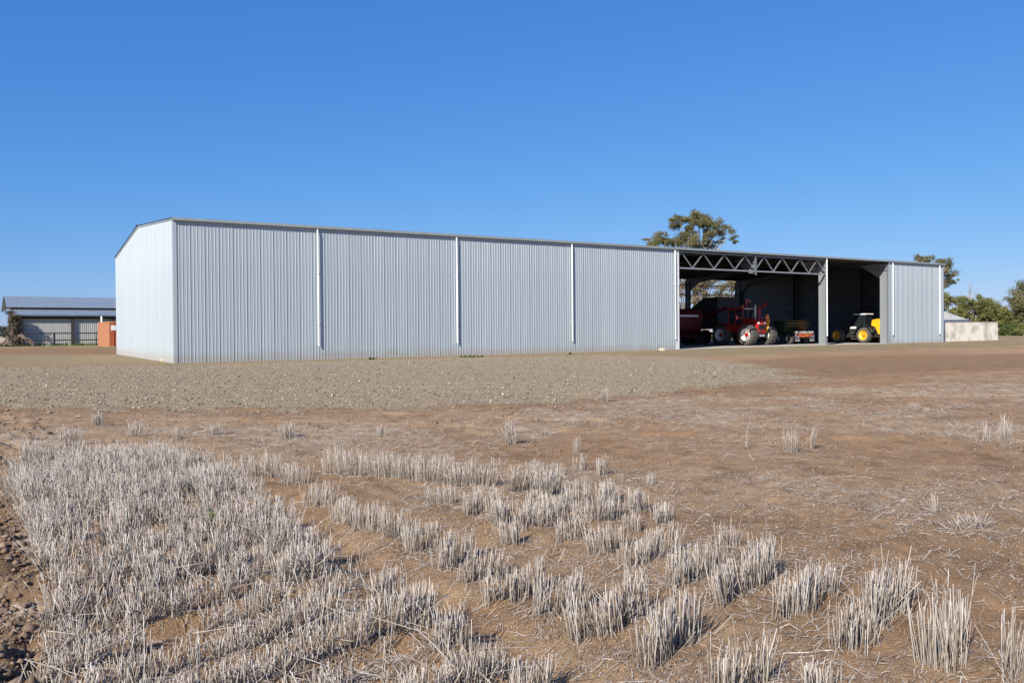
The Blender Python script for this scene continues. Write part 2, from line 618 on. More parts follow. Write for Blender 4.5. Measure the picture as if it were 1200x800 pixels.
gal_web = mat('shaded_truss_steel', (0.21, 0.222, 0.23), (0.18, 0.19, 0.20), 6, 0.5, 0.4)  # eave shade on the truss put into this darker steel colour
gal = mat('galvanised_steel', (0.315, 0.34, 0.355), (0.275, 0.30, 0.31), 6, 0.5, 0.45)
white_pipe = mat('white_pipe', (0.80, 0.81, 0.80), (0.74, 0.75, 0.75), 3, 0.4)
trim_m = mat('trim_steel', (0.30, 0.335, 0.335), (0.27, 0.30, 0.30), 2, 0.45, 0.3)
concrete = mat('concrete', (0.40, 0.37, 0.32), (0.32, 0.29, 0.25), 3, 0.9, bump=0.2)

shed = thing('machinery_shed', 'long grey corrugated steel farm shed with open bays on its right', 'shed', (P0[0], P0[1], 0), PHI)
SHEET = 0.762


def sheet_profile():
    pts = []
    for k in range(4):
        c = 0.03 + k * SHEET / 4
        h = 0.028 if k == 0 else 0.018
        w1, w2 = (0.034, 0.016) if k == 0 else (0.028, 0.011)
        pts += [(max(0, c - w1), 0), (c - w2, h), (c + w2, h), (c + w1, 0)]
        if k < 4:
            m_ = c + SHEET / 8
            pts += [(m_ - 0.012, 0.0), (m_, 0.0035), (m_ + 0.012, 0.0)]
    return pts[:-3] + pts[-3:] + [(SHEET + 0.0025, 0.0)]


PROF = sheet_profile()


def sheet_mesh(z0, ztop, out, name='wall_sheet', width=SHEET, matl=None):
    """one ribbed sheet; out = +1 ribs towards -y"""
    ps = [p for p in PROF if p[0] <= width + 0.003]
    V, Fs = [], []
    for x, h in ps:
        V += [(x, -h * out, z0), (x, -h * out, ztop(x) if callable(ztop) else ztop)]
    for i in range(len(ps) - 1):
        Fs.append((2 * i, 2 * i + 2, 2 * i + 3, 2 * i + 1))
    return raw_mesh(name, V, Fs, matl or zinc)


U_A, U_M, U_B, U_C = 36.4, 45.05, 53.8, 62.4
front_me = sheet_mesh(-0.12, 7.83, 1)
n_left = int(round(36.55 / SHEET))
for k in range(n_left):                                             # closed bays
    o = link('wall_sheet', front_me, shed, (k * SHEET + 0.06, 0, 0))
    o.rotation_euler = (0, 0, random.gauss(0, 0.0035))
k0 = 62.75
for k in range(11):                                                 # closed bay at the right
    w_ok = k0 + (k + 1) * SHEET <= SHED_L + 0.1
    if w_ok:
        o = link('wall_sheet', front_me, shed, (k0 + k * SHEET, 0, 0))
        o.rotation_euler = (0, 0, random.gauss(0, 0.0035))


def gable_z(v):
    return 7.86 + 1.06 * min(v, SHED_W - v) / (SHED_W / 2)


n_g = int(math.ceil(SHED_W / SHEET))
for k in range(n_g):
    v0 = k * SHEET
    wid = min(SHEET, SHED_W - v0)
    # sheet local x runs along -v on the left end (ribs face -u)
    me = sheet_mesh(-0.12, lambda x, v0=v0: gable_z(min(max(SHED_W - (v0 + x), 0), SHED_W)), 1, width=wid)
    o = link('wall_sheet', me, shed, (0, SHED_W - v0, 0))
    o.rotation_euler = (0, 0, -math.pi / 2)
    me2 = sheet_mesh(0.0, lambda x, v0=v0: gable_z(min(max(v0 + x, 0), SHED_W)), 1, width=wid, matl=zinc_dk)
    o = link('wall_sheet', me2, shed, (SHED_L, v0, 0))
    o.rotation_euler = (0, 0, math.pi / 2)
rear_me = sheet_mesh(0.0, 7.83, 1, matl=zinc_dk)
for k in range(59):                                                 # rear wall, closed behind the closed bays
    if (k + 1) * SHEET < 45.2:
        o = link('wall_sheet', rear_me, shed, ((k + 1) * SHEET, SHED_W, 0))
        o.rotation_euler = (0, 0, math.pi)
# roof: two ribbed slopes, each a part
for side in (0, 1):
    V, Fs = [], []
    xs = []
    u = -0.12
    while u < SHED_L + 0.12:
        xs += [(u, 0), (u + 0.02, 0.03), (u + 0.05, 0.03), (u + 0.07, 0)]
        u += SHEET / 4 * 2
    for x, h in xs:
        for v, z in ((-0.16 if side == 0 else SHED_W + 0.16, 7.93), (SHED_W / 2, 9.02)):
            V.append((x, v, z + h))
    for i in range(len(xs) - 1):
        Fs.append((2 * i, 2 * i + 2, 2 * i + 3, 2 * i + 1))
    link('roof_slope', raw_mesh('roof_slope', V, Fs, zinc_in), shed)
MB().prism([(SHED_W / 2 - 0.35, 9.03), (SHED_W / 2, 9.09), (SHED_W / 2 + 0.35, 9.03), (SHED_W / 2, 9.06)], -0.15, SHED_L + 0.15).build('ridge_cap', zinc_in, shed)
# gutters and barge trims
for v0, v1 in ((-0.20, -0.012), (SHED_W + 0.012, SHED_W + 0.20)):
    MB().prism([(v0, 7.815), (v1, 7.815), (v1, 7.975), (v1 - 0.012, 7.975), (v1 - 0.012, 7.83), (v0 + 0.012, 7.83), (v0 + 0.012, 7.965), (v0, 7.965)], -0.08, SHED_L + 0.08).build('gutter', trim_m, shed)
for ux in (-0.06, SHED_L + 0.005):
    for a, b in ((0, 1), (1, 0)):
        m_ = MB()
        va, vb = (-0.1, SHED_W / 2) if a == 0 else (SHED_W / 2, SHED_W + 0.1)
        za, zb = (7.85, 8.91) if a == 0 else (8.91, 7.85)
        m_.prism([(va, za), (vb, zb), (vb, zb + 0.13), (va, za + 0.13)], ux, ux + 0.055)
        m_.build('barge_trim', mat('barge_steel', (0.40, 0.45, 0.48), (0.36, 0.41, 0.44), 2, 0.45, 0.2), shed)
for (u0_, v_, du, dv) in ((-0.035, -0.03, 0.19, 0.028), (SHED_L - 0.16, -0.032, 0.2, 0.028)):
    MB().box((u0_, v_ - 0.012, -0.1), (u0_ + du, v_, 7.81)).build('corner_trim', zinc, shed)
MB().box((-0.046, -0.028, -0.1), (-0.036, 0.20, 7.85)).build('corner_trim', zinc, shed)

# frames: columns, rafters with haunches
COLS = [0.35, 9.0, 18.0, 27.2, U_A, U_M, U_B, U_C, SHED_L - 0.35]


def i_column(u, v, sgn, has_web=0.72):
    """I section column; web lies across the shed, flanges face out"""
    m_ = MB()
    d = has_web * sgn
    m_.box((u - 0.006, min(v, v + d) + 0.012, -0.05), (u + 0.006, max(v, v + d) - 0.012, 7.5))
    for vv in (v, v + d - 0.014 * sgn):
        m_.box((u - 0.125, min(vv, vv + 0.014 * sgn), -0.05), (u + 0.125, max(vv, vv + 0.014 * sgn), 7.55))
    # haunch plate up to the rafter
    V = [(u - 0.007, v + d, 6.3), (u - 0.007, v + d + 2.2 * sgn, 7.62), (u - 0.007, v, 7.72), (u - 0.007, v, 6.3),
         (u + 0.007, v + d, 6.3), (u + 0.007, v + d + 2.2 * sgn, 7.62), (u + 0.007, v, 7.72), (u + 0.007, v, 6.3)]
    m_.add(V, [(0, 1, 2, 3), (7, 6, 5, 4), (0, 4, 5, 1), (1, 5, 6, 2), (2, 6, 7, 3), (3, 7, 4, 0)])
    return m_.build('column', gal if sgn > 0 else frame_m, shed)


for u in COLS:
    if u != U_M:
        i_column(u, 0.06 if u < U_A - 0.1 or u > U_C + 0.5 else 0.02, 1)
    i_column(u, SHED_W - 0.06, -1)
    m_ = MB()
    for s in (0, 1):
        va, vb = (0.1, SHED_W / 2) if s == 0 else (SHED_W - 0.1, SHED_W / 2)
        for dz, hw, th in ((0.0, 0.1, 0.014), (-0.42, 0.1, 0.014)):
            m_.beam((u, va, 7.72 + dz - (0.25 if dz else 0)), (u, vb, 8.78 + dz), 0.2, 0.014)
        V = [(u - 0.005, va, 7.05), (u - 0.005, vb, 8.36), (u - 0.005, vb, 8.78), (u - 0.005, va, 7.72),
             (u + 0.005, va, 7.05), (u + 0.005, vb, 8.36), (u + 0.005, vb, 8.78), (u + 0.005, va, 7.72)]
        m_.add(V, [(0, 1, 2, 3), (7, 6, 5, 4), (0, 4, 5, 1), (1, 5, 6, 2), (2, 6, 7, 3), (3, 7, 4, 0)])
    m_.build('rafter', frame_m, shed)
# purlins
for s in (0, 1):
    for k in range(11):
        t = (k + 0.5) / 11
        v = t * SHED_W / 2 if s == 0 else SHED_W - t * SHED_W / 2
        z = 7.78 + 1.06 * t
        MB().box((0.1, v - 0.035, z - 0.1), (SHED_L - 0.1, v + 0.035, z + 0.09)).build('purlin', frame_m, shed)
# girts on the end wall and rear wall, intermediate columns
for k in range(5):
    z = 1.45 + k * 1.35
    MB().box((SHED_L - 0.16, 0.2, z), (SHED_L - 0.03, SHED_W - 0.2, z + 0.07)).build('girt', girt_m, shed)
    MB().box((0.03, 0.2, z), (0.16, SHED_W - 0.2, z + 0.07)).build('girt', girt_m, shed)
    MB().box((0.2, 0.035, z), (36.2, 0.16, z + 0.07)).build('girt', girt_m, shed)
    MB().box((0.2, SHED_W - 0.16, z), (45.0, SHED_W - 0.035, z + 0.07)).build('girt', girt_m, shed)
    MB().box((U_C + 0.2, 0.035, z), (SHED_L - 0.2, 0.16, z + 0.07)).build('girt', girt_m, shed)
for z in (5.9, 7.0):
    MB().box((45.0, SHED_W - 0.16, z), (SHED_L - 0.2, SHED_W - 0.035, z + 0.09)).build('girt', girt_m, shed)
for ux in (SHED_L - 0.55, 0.2):
    for v in (9.0, 18.0):
        MB().box((ux, v - 0.13, 0), (ux + 0.36, v + 0.13, 8.2)).build('column', frame_m, shed)
MB().box((U_C + 0.36, 0.0, 0.1), (U_C + 0.37, 0.2, 7.75)).build('corner_trim', trim_m, shed)

# truss over the wide opening
truss = MB()
truss.box((U_A, 0.02, 7.62), (U_B, 0.22, 7.74))
tr = truss.build('truss', gal_web, shed)
zb = 6.42
MB().box((U_A - 0.2, 0.04, zb - 0.05), (U_B - 0.05, 0.18, zb + 0.06)).build('truss_chord', gal, tr)
pitch = (U_M - U_A + 0.6) / 4
nodes = [U_A - 0.55 + k * (U_M - U_A + 0.55) / 4 for k in range(5)] + [U_M + (k + 1) * (U_B - U_M) / 4 for k in range(4)]
for a, b in zip(nodes[:-1], nodes[1:]):
    mid = (a + b) / 2
    for p, q in (((a, 0.11, zb + 0.05), (mid, 0.11, 7.64)), ((mid, 0.113, 7.64), (b, 0.113, zb + 0.05))):
        MB().beam(p, q, 0.08, 0.075, (0, 1, 0)).build('truss_web', gal_web, tr)
bk = MB()
bk.box((U_M - 0.11, 0.0, zb - 0.30), (U_M + 0.11, 0.02, 7.60))
bk.prism([(0.02, zb - 0.25), (0.75, zb - 0.1), (2.4, 7.5), (0.02, 7.6)], U_M - 0.008, U_M + 0.008)
bk.build('truss_bracket', gal_web, tr)

# downpipes, each stopping short of the ground
for u, vv in ((8.05, -0.145), (17.33, -0.145), (26.5, -0.145), (36.15, -0.145), (53.72, -0.13), (63.0, -0.145), (70.35, -0.145)):
    m_ = MB()
    g = SLOPE * u
    m_.tube([(u, -0.11, 7.83), (u, -0.115, 7.72), (u, vv, 7.5), (u, vv, g + 0.95), (u, vv - 0.02, g + 0.82)], 0.047, 10)
    dp = m_.build('downpipe', white_pipe, shed, smooth=True)
    br = MB()
    for z in (2.2, 5.2):
        br.box((u - 0.055, vv - 0.052, z), (u + 0.055, -0.036, z + 0.02))
    br.build('pipe_bracket', white_pipe, dp)
MB().box((62.42, -0.040, -0.05), (62.80, -0.034, 7.80)).build('jamb_trim', zinc, shed)
# jamb trim where the closed wall ends at the opening
MB().box((36.30, -0.046, -0.05), (36.62, -0.036, 7.78)).build('jamb_trim', mat('jamb', (0.62, 0.61, 0.62), (0.58, 0.57, 0.58), 2, 0.5), shed)
MB().box((36.612, -0.035, -0.05), (36.622, 0.12, 7.78)).build('jamb_trim', gal, shed)
# slab
sl = MB()
V = [(36.0, -0.35, SLOPE * 36 + 0.035), (SHED_L, -0.35 + 0.38, SLOPE * SHED_L + 0.06), (SHED_L, SHED_W, SLOPE * SHED_L + 0.06), (36.0, SHED_W, SLOPE * 36 + 0.035)]
V = [(36.0, -0.1, 0.165), (56, -0.2, 0.245), (62.6, -0.45, 0.29), (62.6, SHED_W, 0.29), (36.0, SHED_W, 0.165)]
sl.add(V + [(x, y, z - 0.25) for x, y, z in V], [(0, 1, 2, 3, 4), (5, 6, 1, 0), (6, 7, 2, 1), (7, 8, 3, 2)])
sl.build('floor_slab', concrete, shed)



# ------------------------------------------------------------------ machines in the shed
rubber = mat('tyre_rubber', (0.045, 0.043, 0.04), (0.09, 0.083, 0.072), 6, 0.85, bump=0.2)
red_p = mat('red_paint', (0.50, 0.022, 0.015), (0.34, 0.022, 0.016), 2.5, 0.35, coat=0.4)
red_dk = mat('shaded_red_paint', (0.14, 0.012, 0.011), (0.10, 0.010, 0.009), 3, 0.5)  # red for machines deep in the bay, their shade put into the colour
white_p = mat('white_paint', (0.80, 0.79, 0.76), (0.70, 0.69, 0.66), 3, 0.4)
black_p = mat('black_paint', (0.02, 0.02, 0.022), (0.03, 0.03, 0.03), 3, 0.35)
steel_dk = mat('dark_steel', (0.07, 0.07, 0.07), (0.05, 0.05, 0.05), 5, 0.5, 0.5)
steel_lt = mat('bright_steel', (0.55, 0.55, 0.54), (0.45, 0.45, 0.44), 5, 0.35, 0.7)
yel_p = mat('yellow_paint', (0.80, 0.40, 0.012), (0.72, 0.35, 0.01), 2.5, 0.4, coat=0.3)
org_p = mat('orange_paint', (0.70, 0.20, 0.02), (0.6, 0.17, 0.02), 3, 0.5)
grn_p = mat('green_paint', (0.022, 0.045, 0.016), (0.018, 0.036, 0.014), 3, 0.5)
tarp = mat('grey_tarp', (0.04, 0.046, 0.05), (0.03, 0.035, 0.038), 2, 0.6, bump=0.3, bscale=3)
amber = mat('amber_lens', (0.9, 0.32, 0.02), (0.8, 0.28, 0.02), 5, 0.25)
lens = mat('lamp_lens', (0.85, 0.85, 0.82), (0.8, 0.8, 0.78), 5, 0.15)
glass = bpy.data.materials.new('cab_glass')
glass.use_nodes = True
gb = glass.node_tree.nodes['Principled BSDF']
gb.inputs['Base Color'].default_value = (0.03, 0.05, 0.07, 1)
gb.inputs['Specular IOR Level'].default_value = 0.35
gb.inputs['Roughness'].default_value = 0.05
gb.inputs['Alpha'].default_value = 0.75
glass_dk = mat('tinted_glass', (0.010, 0.014, 0.017), (0.014, 0.018, 0.02), 3, 0.25, spec=0.25)
gn = glass.node_tree.nodes.new('ShaderNodeTexNoise')
gn.inputs['Scale'].default_value = 6
gr = glass.node_tree.nodes.new('ShaderNodeMapRange')
gr.inputs[3].default_value, gr.inputs[4].default_value = 0.03, 0.14
glass.node_tree.links.new(gn.outputs[0], gr.inputs[0])
glass.node_tree.links.new(gr.outputs[0], gb.inputs['Roughness'])


def wheel(parent, c, R, w, rim_m, hub_m, rim_f=0.56, lugs=18, side=-1):
    """tyre with chevron lugs; rim faces side (-1: towards -x)"""
    x, y, z = c
    h = w / 2
    prof = [(-h * 0.86, R * rim_f), (-h, R * 0.72), (-h * 0.97, R * 0.86), (-h * 0.8, R * 0.945), (0, R * 0.96), (h * 0.8, R * 0.945), (h * 0.97, R * 0.86), (h, R * 0.72), (h * 0.86, R * rim_f)]
    m_ = MB().lathe_x(prof, 36)
    for k in range(lugs):
        for s in (-1, 1):
            a = 2 * math.pi * (k + (0.5 if s > 0 else 0)) / lugs
            pts = []
            for t in (0.04, 0.5, 1.0):
                aa = a + t * 0.26
                rr = R * (0.975 if t < 0.9 else 0.90)
                pts.append(Vector((s * h * t * 0.98, rr * math.cos(aa), rr * math.sin(aa))))
            n_ = Vector((0, math.cos(a), math.sin(a)))
            for p, q in zip(pts[:-1], pts[1:]):
                m_.beam(p, q, R * 0.075, R * 0.06, n_)
    o = m_.build('wheel', rubber, parent, loc=(x, y, z))
    s = side
    pr = [(s * h * 0.84, R * rim_f), (s * h * 0.9, R * (rim_f - 0.03)), (s * h * 0.45, R * (rim_f - 0.07)), (s * h * 0.22, R * 0.3), (s * h * 0.3, R * 0.24), (s * h * 0.3, 0.001)]
    r_ = MB().lathe_x(pr, 32)
    r_.build('rim', rim_m, o, smooth=True)
    hb = MB().lathe_x([(s * h * 0.25, R * 0.2), (s * h * 0.62, R * 0.18), (s * h * 0.66, R * 0.12), (s * h * 0.68, 0.001)], 20)
    for k in range(8):
        a = 2 * math.pi * k / 8
        hb.lathe_x([(s * h * 0.3, 0.028), (s * h * 0.42, 0.026), (s * h * 0.43, 0.001)], 6, (0, R * 0.25 * math.cos(a), R * 0.25 * math.sin(a)))
    hb.build('hub', hub_m, o)
    return o


def floor_pt(px, py):
    p = gp(px, py, 0.03)
    u, v = shed_uv(p[0], p[1])
    return p, u, v


def shed_place(u, v):
    p = P0 + u * DD + v * NN
    return (p[0], p[1], SLOPE * u + 0.025)


# red tractor, nose towards the opening (local -y), seen from its front left corner
RT = (50.0, 4.4)
t = thing('tractor', 'red tractor with white front wheel rims parked nose out in the open bay', 'tractor', shed_place(*RT), PHI)
R = 0.95
wheel(t, (-1.22, 0, R), R, 0.80, white_p, red_p, 0.60)
wheel(t, (1.22, 0, R), R, 0.80, white_p, red_p, 0.60, side=1)
wheel(t, (-1.25, 3.1, R), R, 0.80, white_p, red_p, 0.60)
wheel(t, (1.25, 3.1, R), R, 0.80, white_p, red_p, 0.60, side=1)
ch = MB()
ch.box((-0.38, -0.3, 0.72), (0.38, 4.2, 1.15))
ch.box((-0.95, -0.16, 0.78), (0.95, 0.16, 1.12))
ch.box((-0.95, 2.94, 0.78), (0.95, 3.26, 1.12))
ch.build('chassis', steel_dk, t)
hd = MB().prism([(-0.42, 1.0), (-0.5, 1.95), (-0.3, 2.3), (1.0, 2.42), (1.0, 1.0)], -0.56, 0.56).build('hood', red_p, t)
bevel(hd, 0.05)
g_ = MB().box((-0.36, -0.52, 1.45), (0.36, -0.47, 1.86))
for k in range(5):
    g_.box((-0.38, -0.545, 1.48 + k * 0.075), (0.38, -0.52, 1.505 + k * 0.075))
g_.build('grille', black_p, hd)
for s in (-1, 1):
    MB().lathe_x([(-0.02, 0.0), (-0.02, 0.1), (0.02, 0.1), (0.03, 0.0)], 14).build('headlight', lens, hd).matrix_local = Matrix.Translation((s * 0.4, -0.5, 2.0)) @ Matrix.Rotation(math.pi / 2, 4, 'Z')
    f_ = MB()
    for k in range(7):
        a0, a1 = math.radians(20 + k * 20), math.radians(40 + k * 20)
        for rr in (1.05,):
            f_.add([(s * 0.80, rr * math.cos(a0), R + rr * math.sin(a0)), (s * 1.55, rr * math.cos(a0), R + rr * math.sin(a0)),
                    (s * 1.55, rr * math.cos(a1), R + rr * math.sin(a1)), (s * 0.80, rr * math.cos(a1), R + rr * math.sin(a1)),
                    (s * 0.80, (rr + .03) * math.cos(a0), R + (rr + .03) * math.sin(a0)), (s * 1.55, (rr + .03) * math.cos(a0), R + (rr + .03) * math.sin(a0)),
                    (s * 1.55, (rr + .03) * math.cos(a1), R + (rr + .03) * math.sin(a1)), (s * 0.80, (rr + .03) * math.cos(a1), R + (rr + .03) * math.sin(a1))],
                   [(0, 1, 2, 3), (7, 6, 5, 4), (0, 4, 5, 1), (1, 5, 6, 2), (2, 6, 7, 3), (3, 7, 4, 0)])
    f_.build('mudguard', red_p, t, loc=(0, 3.1, 0))
    st = MB()
    for k in range(3):
        st.box((s * 0.95 - 0.2, 1.35, 0.62 + k * 0.34), (s * 0.95 + 0.2, 1.7, 0.66 + k * 0.34))
    st.box((s * 0.95 - 0.21, 1.24, 0.6), (s * 0.95 - 0.18, 1.27, 1.7))
    st.box((s * 0.95 + 0.18, 1.24, 0.6), (s * 0.95 + 0.21, 1.27, 1.7))
    st.build('step', red_p, t)
# weight block and front linkage
wb = MB()
for k in range(7):
    wb.cbox((-0.34 + k * 0.1, -0.56, 0.78), (-0.25 + k * 0.1, -0.28, 0.98), 0.02)
wb.build('front_weight', steel_lt, t)
# cab
cabm = MB()
for sx in (-0.78, 0.78):
    for sy in (1.05, 1.95, 2.75):
        cabm.beam((sx, sy, 1.5), (sx * 0.94, sy + (0.08 if sy < 1.5 else -0.05), 3.25), 0.07)
    cabm.beam((sx, 1.05, 1.55), (sx, 2.75, 1.55), 0.08)
cabm.box((-0.8, 1.0, 1.2), (0.8, 2.8, 1.9))
cab = cabm.build('cab', red_p, t)
rf = MB().cbox((-0.86, 0.95, 3.23), (0.86, 2.85, 3.40), 0.06).build('cab_roof', red_p, cab)
gl = MB()
gl.box((-0.72, 1.075, 1.9), (0.72, 1.085, 3.2))
gl.box((-0.72, 2.73, 1.9), (0.72, 2.74, 3.2))
for sx in (-0.765, 0.755):
    gl.box((sx, 1.16, 1.9), (sx + 0.01, 1.9, 3.2))
    gl.box((sx, 2.0, 1.9), (sx + 0.01, 2.68, 3.2))
gl.build('cab_window', glass, cab)
MB().lathe_x([(-0.12, 0.001), (-0.12, 0.09), (0.1, 0.08), (0.14, 0.001)], 12).build('beacon', amber, cab).matrix_local = Matrix.Translation((-0.5, 1.3, 3.53)) @ Matrix.Rotation(-math.pi / 2, 4, 'Y')
ex = MB().tube([(0.34, 0.6, 2.3), (0.34, 0.6, 2.5), (0.34, 0.6, 3.5), (0.34, 0.52, 3.7)], [0.09, 0.1, 0.1, 0.075], 12)
ex.build('exhaust', steel_lt, t, smooth=True)
ic = MB().tube([(-0.3, 0.9, 2.3), (-0.3, 0.9, 2.95)], [0.08, 0.08], 12).tube([(-0.3, 0.9, 2.95), (-0.3, 0.9, 3.15)], [0.16, 0.16], 12)
ic.build('air_intake', black_p, t)
for s in (-1, 1):
    mm = MB().beam((s * 0.78, 1.0, 2.45), (s * 2.0, 0.6, 2.5), 0.08)
    mo = mm.build('mirror_arm', red_p, t)
    MB().cbox((s * 2.0 - 0.12, 0.55, 2.3), (s * 2.0 + 0.12, 0.62, 2.7), 0.02).build('mirror', red_p, mo)
lt = MB()
for k in range(4):
    lt.cbox((-0.55 + k * 0.34, 0.88, 3.26), (-0.35 + k * 0.34, 0.97, 3.36), 0.015)
lt.build('work_light', lens, rf)
# front loader mast with yellow hoses and warning plate on the right hand side
ar = MB().beam((-0.1, 1.3, 3.4), (-0.3, 1.0, 4.15), 0.12).beam((-0.3, 1.0, 4.15), (0.3, 1.1, 3.9), 0.1).beam((0.66, 0.3, 1.2), (0.66, 0.55, 3.15), 0.14).beam((0.66, 0.55, 3.15), (0.75, -0.4, 3.75), 0.12).beam((0.95, 0.3, 1.6), (0.95, 0.7, 3.55), 0.1).beam((0.66, 0.52, 2.5), (0.95, 0.65, 3.3), 0.08)
ar.build('loader_mast', red_p, t)
MB().cbox((0.62, -0.45, 1.85), (1.0, -0.38, 2.75), 0.03).build('warning_plate', org_p, t)
MB().tube([(0.45, -0.6, 1.2), (0.6, -0.65, 1.6), (0.75, -0.62, 2.0), (0.95, -0.5, 2.3)], 0.07, 8).build('hose', yel_p, t, smooth=True)
MB().tube([(-0.7, -0.3, 2.38), (-0.7, 0.95, 2.42)], 0.04, 8).tube([(-0.7, -0.2, 1.9), (-0.7, -0.2, 2.38)], 0.03, 8).tube([(-0.7, 0.9, 1.9), (-0.7, 0.9, 2.42)], 0.03, 8).build('handrail', red_p, t)

# grain cart behind the red tractor
GC = (51.6, 9.4)
t = thing('grain_cart', 'dark covered grain cart with red frame standing in the shade behind red tractor', 'grain cart', shed_place(*GC), PHI)
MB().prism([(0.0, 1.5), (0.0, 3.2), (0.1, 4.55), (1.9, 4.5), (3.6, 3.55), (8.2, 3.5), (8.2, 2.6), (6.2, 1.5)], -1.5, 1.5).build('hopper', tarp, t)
fr = MB()
fr.box((-1.2, -1.4, 0.95), (-1.0, 8.2, 1.2)).box((1.0, -1.4, 0.95), (1.2, 8.2, 1.2))
for yy in (-0.2, 2.2, 4.6, 7.6):
    fr.box((-1.0, yy, 0.98), (1.0, yy + 0.18, 1.17))
for yy in (0.4, 2.6, 4.8, 7.2):
    fr.beam((-1.53, yy, 1.1), (-1.53, yy + 0.1, 3.2), 0.1)
fr.beam((-1.56, 0.3, 3.22), (-1.56, 8.2, 2.62), 0.12)
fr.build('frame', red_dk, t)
MB().tube([(-1.75, 7.0, 1.3), (-1.75, 1.2, 2.75), (-1.75, -1.6, 3.5)], [0.16, 0.16, 0.16], 12).build('auger', red_dk, t)
MB().tube([(0, -3.2, 0.8), (0, -1.3, 1.05)], 0.09, 8).build('drawbar', red_dk, t)
for yy in (2.8, 4.6):
    for s in (-1, 1):
        wheel(t, (s * 1.35, yy, 0.72), 0.72, 0.5, red_dk, steel_dk, 0.55, 16, s)
# red seeder with pale name stripe further left
t = thing('seed_box', 'dim red seed box with a pale stripe beside closed wall', 'seed box', shed_place(45.9, 9.5), PHI)
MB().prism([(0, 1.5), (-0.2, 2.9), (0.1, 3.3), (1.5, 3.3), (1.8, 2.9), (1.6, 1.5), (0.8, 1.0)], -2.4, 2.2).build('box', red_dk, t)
MB().box((-1.2, -0.235, 2.66), (1.6, -0.205, 2.84)).build('stripe', white_p, t)
fr = MB().box((-2.2, 0.1, 0.75), (2.2, 0.3, 0.95)).box((-2.2, 1.3, 0.75), (2.2, 1.5, 0.95))
for k in range(9):
    fr.beam((-2.1 + k * 0.5, 0.0, 0.85), (-2.1 + k * 0.5, -0.7, 0.35), 0.06)
    fr.beam((-2.1 + k * 0.5, -0.7, 0.35), (-2.1 + k * 0.5, -0.5, 0.02), 0.05)
fr.build('tine_frame', red_dk, t)
for s in (-1, 1):
    wheel(t, (s * 1.9, 0.9, 0.55), 0.55, 0.35, red_dk, steel_dk, 0.5, 14, s)

# flat trailer, tail towards the opening
TP = (56.2, 4.4)
t = thing('trailer', 'low trailer with pale tail beam and orange hazard plates beside red tractor', 'trailer', shed_place(*TP), PHI)
MB().cbox((-1.25, 0.02, 1.05), (1.25, 8.5, 1.2), 0.02).build('deck', steel_dk, t)
dull_w = mat('dull_white', (0.42, 0.41, 0.38), (0.34, 0.33, 0.30), 3, 0.6)  # duller, darker white for the trailer tail
MB().cbox((-1.2, -0.1, 1.02), (1.2, 0.0, 1.20), 0.02).build('tail_beam', dull_w, t)
for sx in (-0.86, 0.0):
    MB().box((sx, -0.09, 0.62), (sx + 0.82, -0.06, 1.02)).build('hazard_plate', mat('hazard_paint', (0.46, 0.20, 0.02), (0.36, 0.06, 0.02), 1.2, 0.45, ramp=(0.47, 0.53), stretch=(3, 3, 3)), t)
for s in (-1, 1):
    MB().box((s * 1.0 - 0.3, -0.08, 0.28), (s * 1.0 + 0.3, -0.05, 0.98)).build('mudflap', dull_w, t)
    MB().box((s * 1.0 - 0.2, -0.12, 0.84), (s * 1.0 + 0.2, -0.085, 0.96)).build('tail_light', mat('red_lens', (0.55, 0.03, 0.02), (0.5, 0.03, 0.02), 4, 0.3), t)
    for yy in (0.9, 1.9):
        wheel(t, (s * 0.98, yy, 0.5), 0.5, 0.4, steel_lt, steel_dk, 0.55, 14, s)
rl = MB().box((-0.5, 0.0, 0.85), (-0.35, 8.3, 1.05)).box((0.35, 0.0, 0.85), (0.5, 8.3, 1.05))
rl.build('chassis_rail', steel_dk, t)
# harvester front riding on the trailer
p = shed_place(TP[0], TP[1])
t = thing('harvester_front', 'green and orange harvester front carried on the low trailer', 'harvester front', (p[0], p[1], p[2] + 1.2), PHI)
MB().prism([(1.0, 0.0), (0.7, 0.35), (1.0, 1.0), (2.0, 1.05), (2.3, 0.1)], -1.7, 0.1).build('left_table', grn_p, t)
MB().prism([(1.0, 0.0), (0.7, 0.35), (1.0, 1.0), (2.0, 1.05), (2.3, 0.1)], 0.12, 1.3).build('right_table', mat('dull_orange', (0.26, 0.09, 0.02), (0.2, 0.07, 0.02), 3, 0.6), t)
rl_ = MB()
for k in range(6):
    a = k * math.pi / 3
    rl_.tube([(-1.6, 0.6 + 0.3 * math.cos(a), 0.75 + 0.3 * math.sin(a)), (1.25, 0.6 + 0.3 * math.cos(a), 0.75 + 0.3 * math.sin(a))], 0.02, 5)
rl_.tube([(-1.6, 0.6, 0.75), (1.25, 0.6, 0.75)], 0.05, 6)
rl_.build('reel', mat('dull_yellow', (0.30, 0.17, 0.02), (0.24, 0.14, 0.02), 3, 0.6), t)

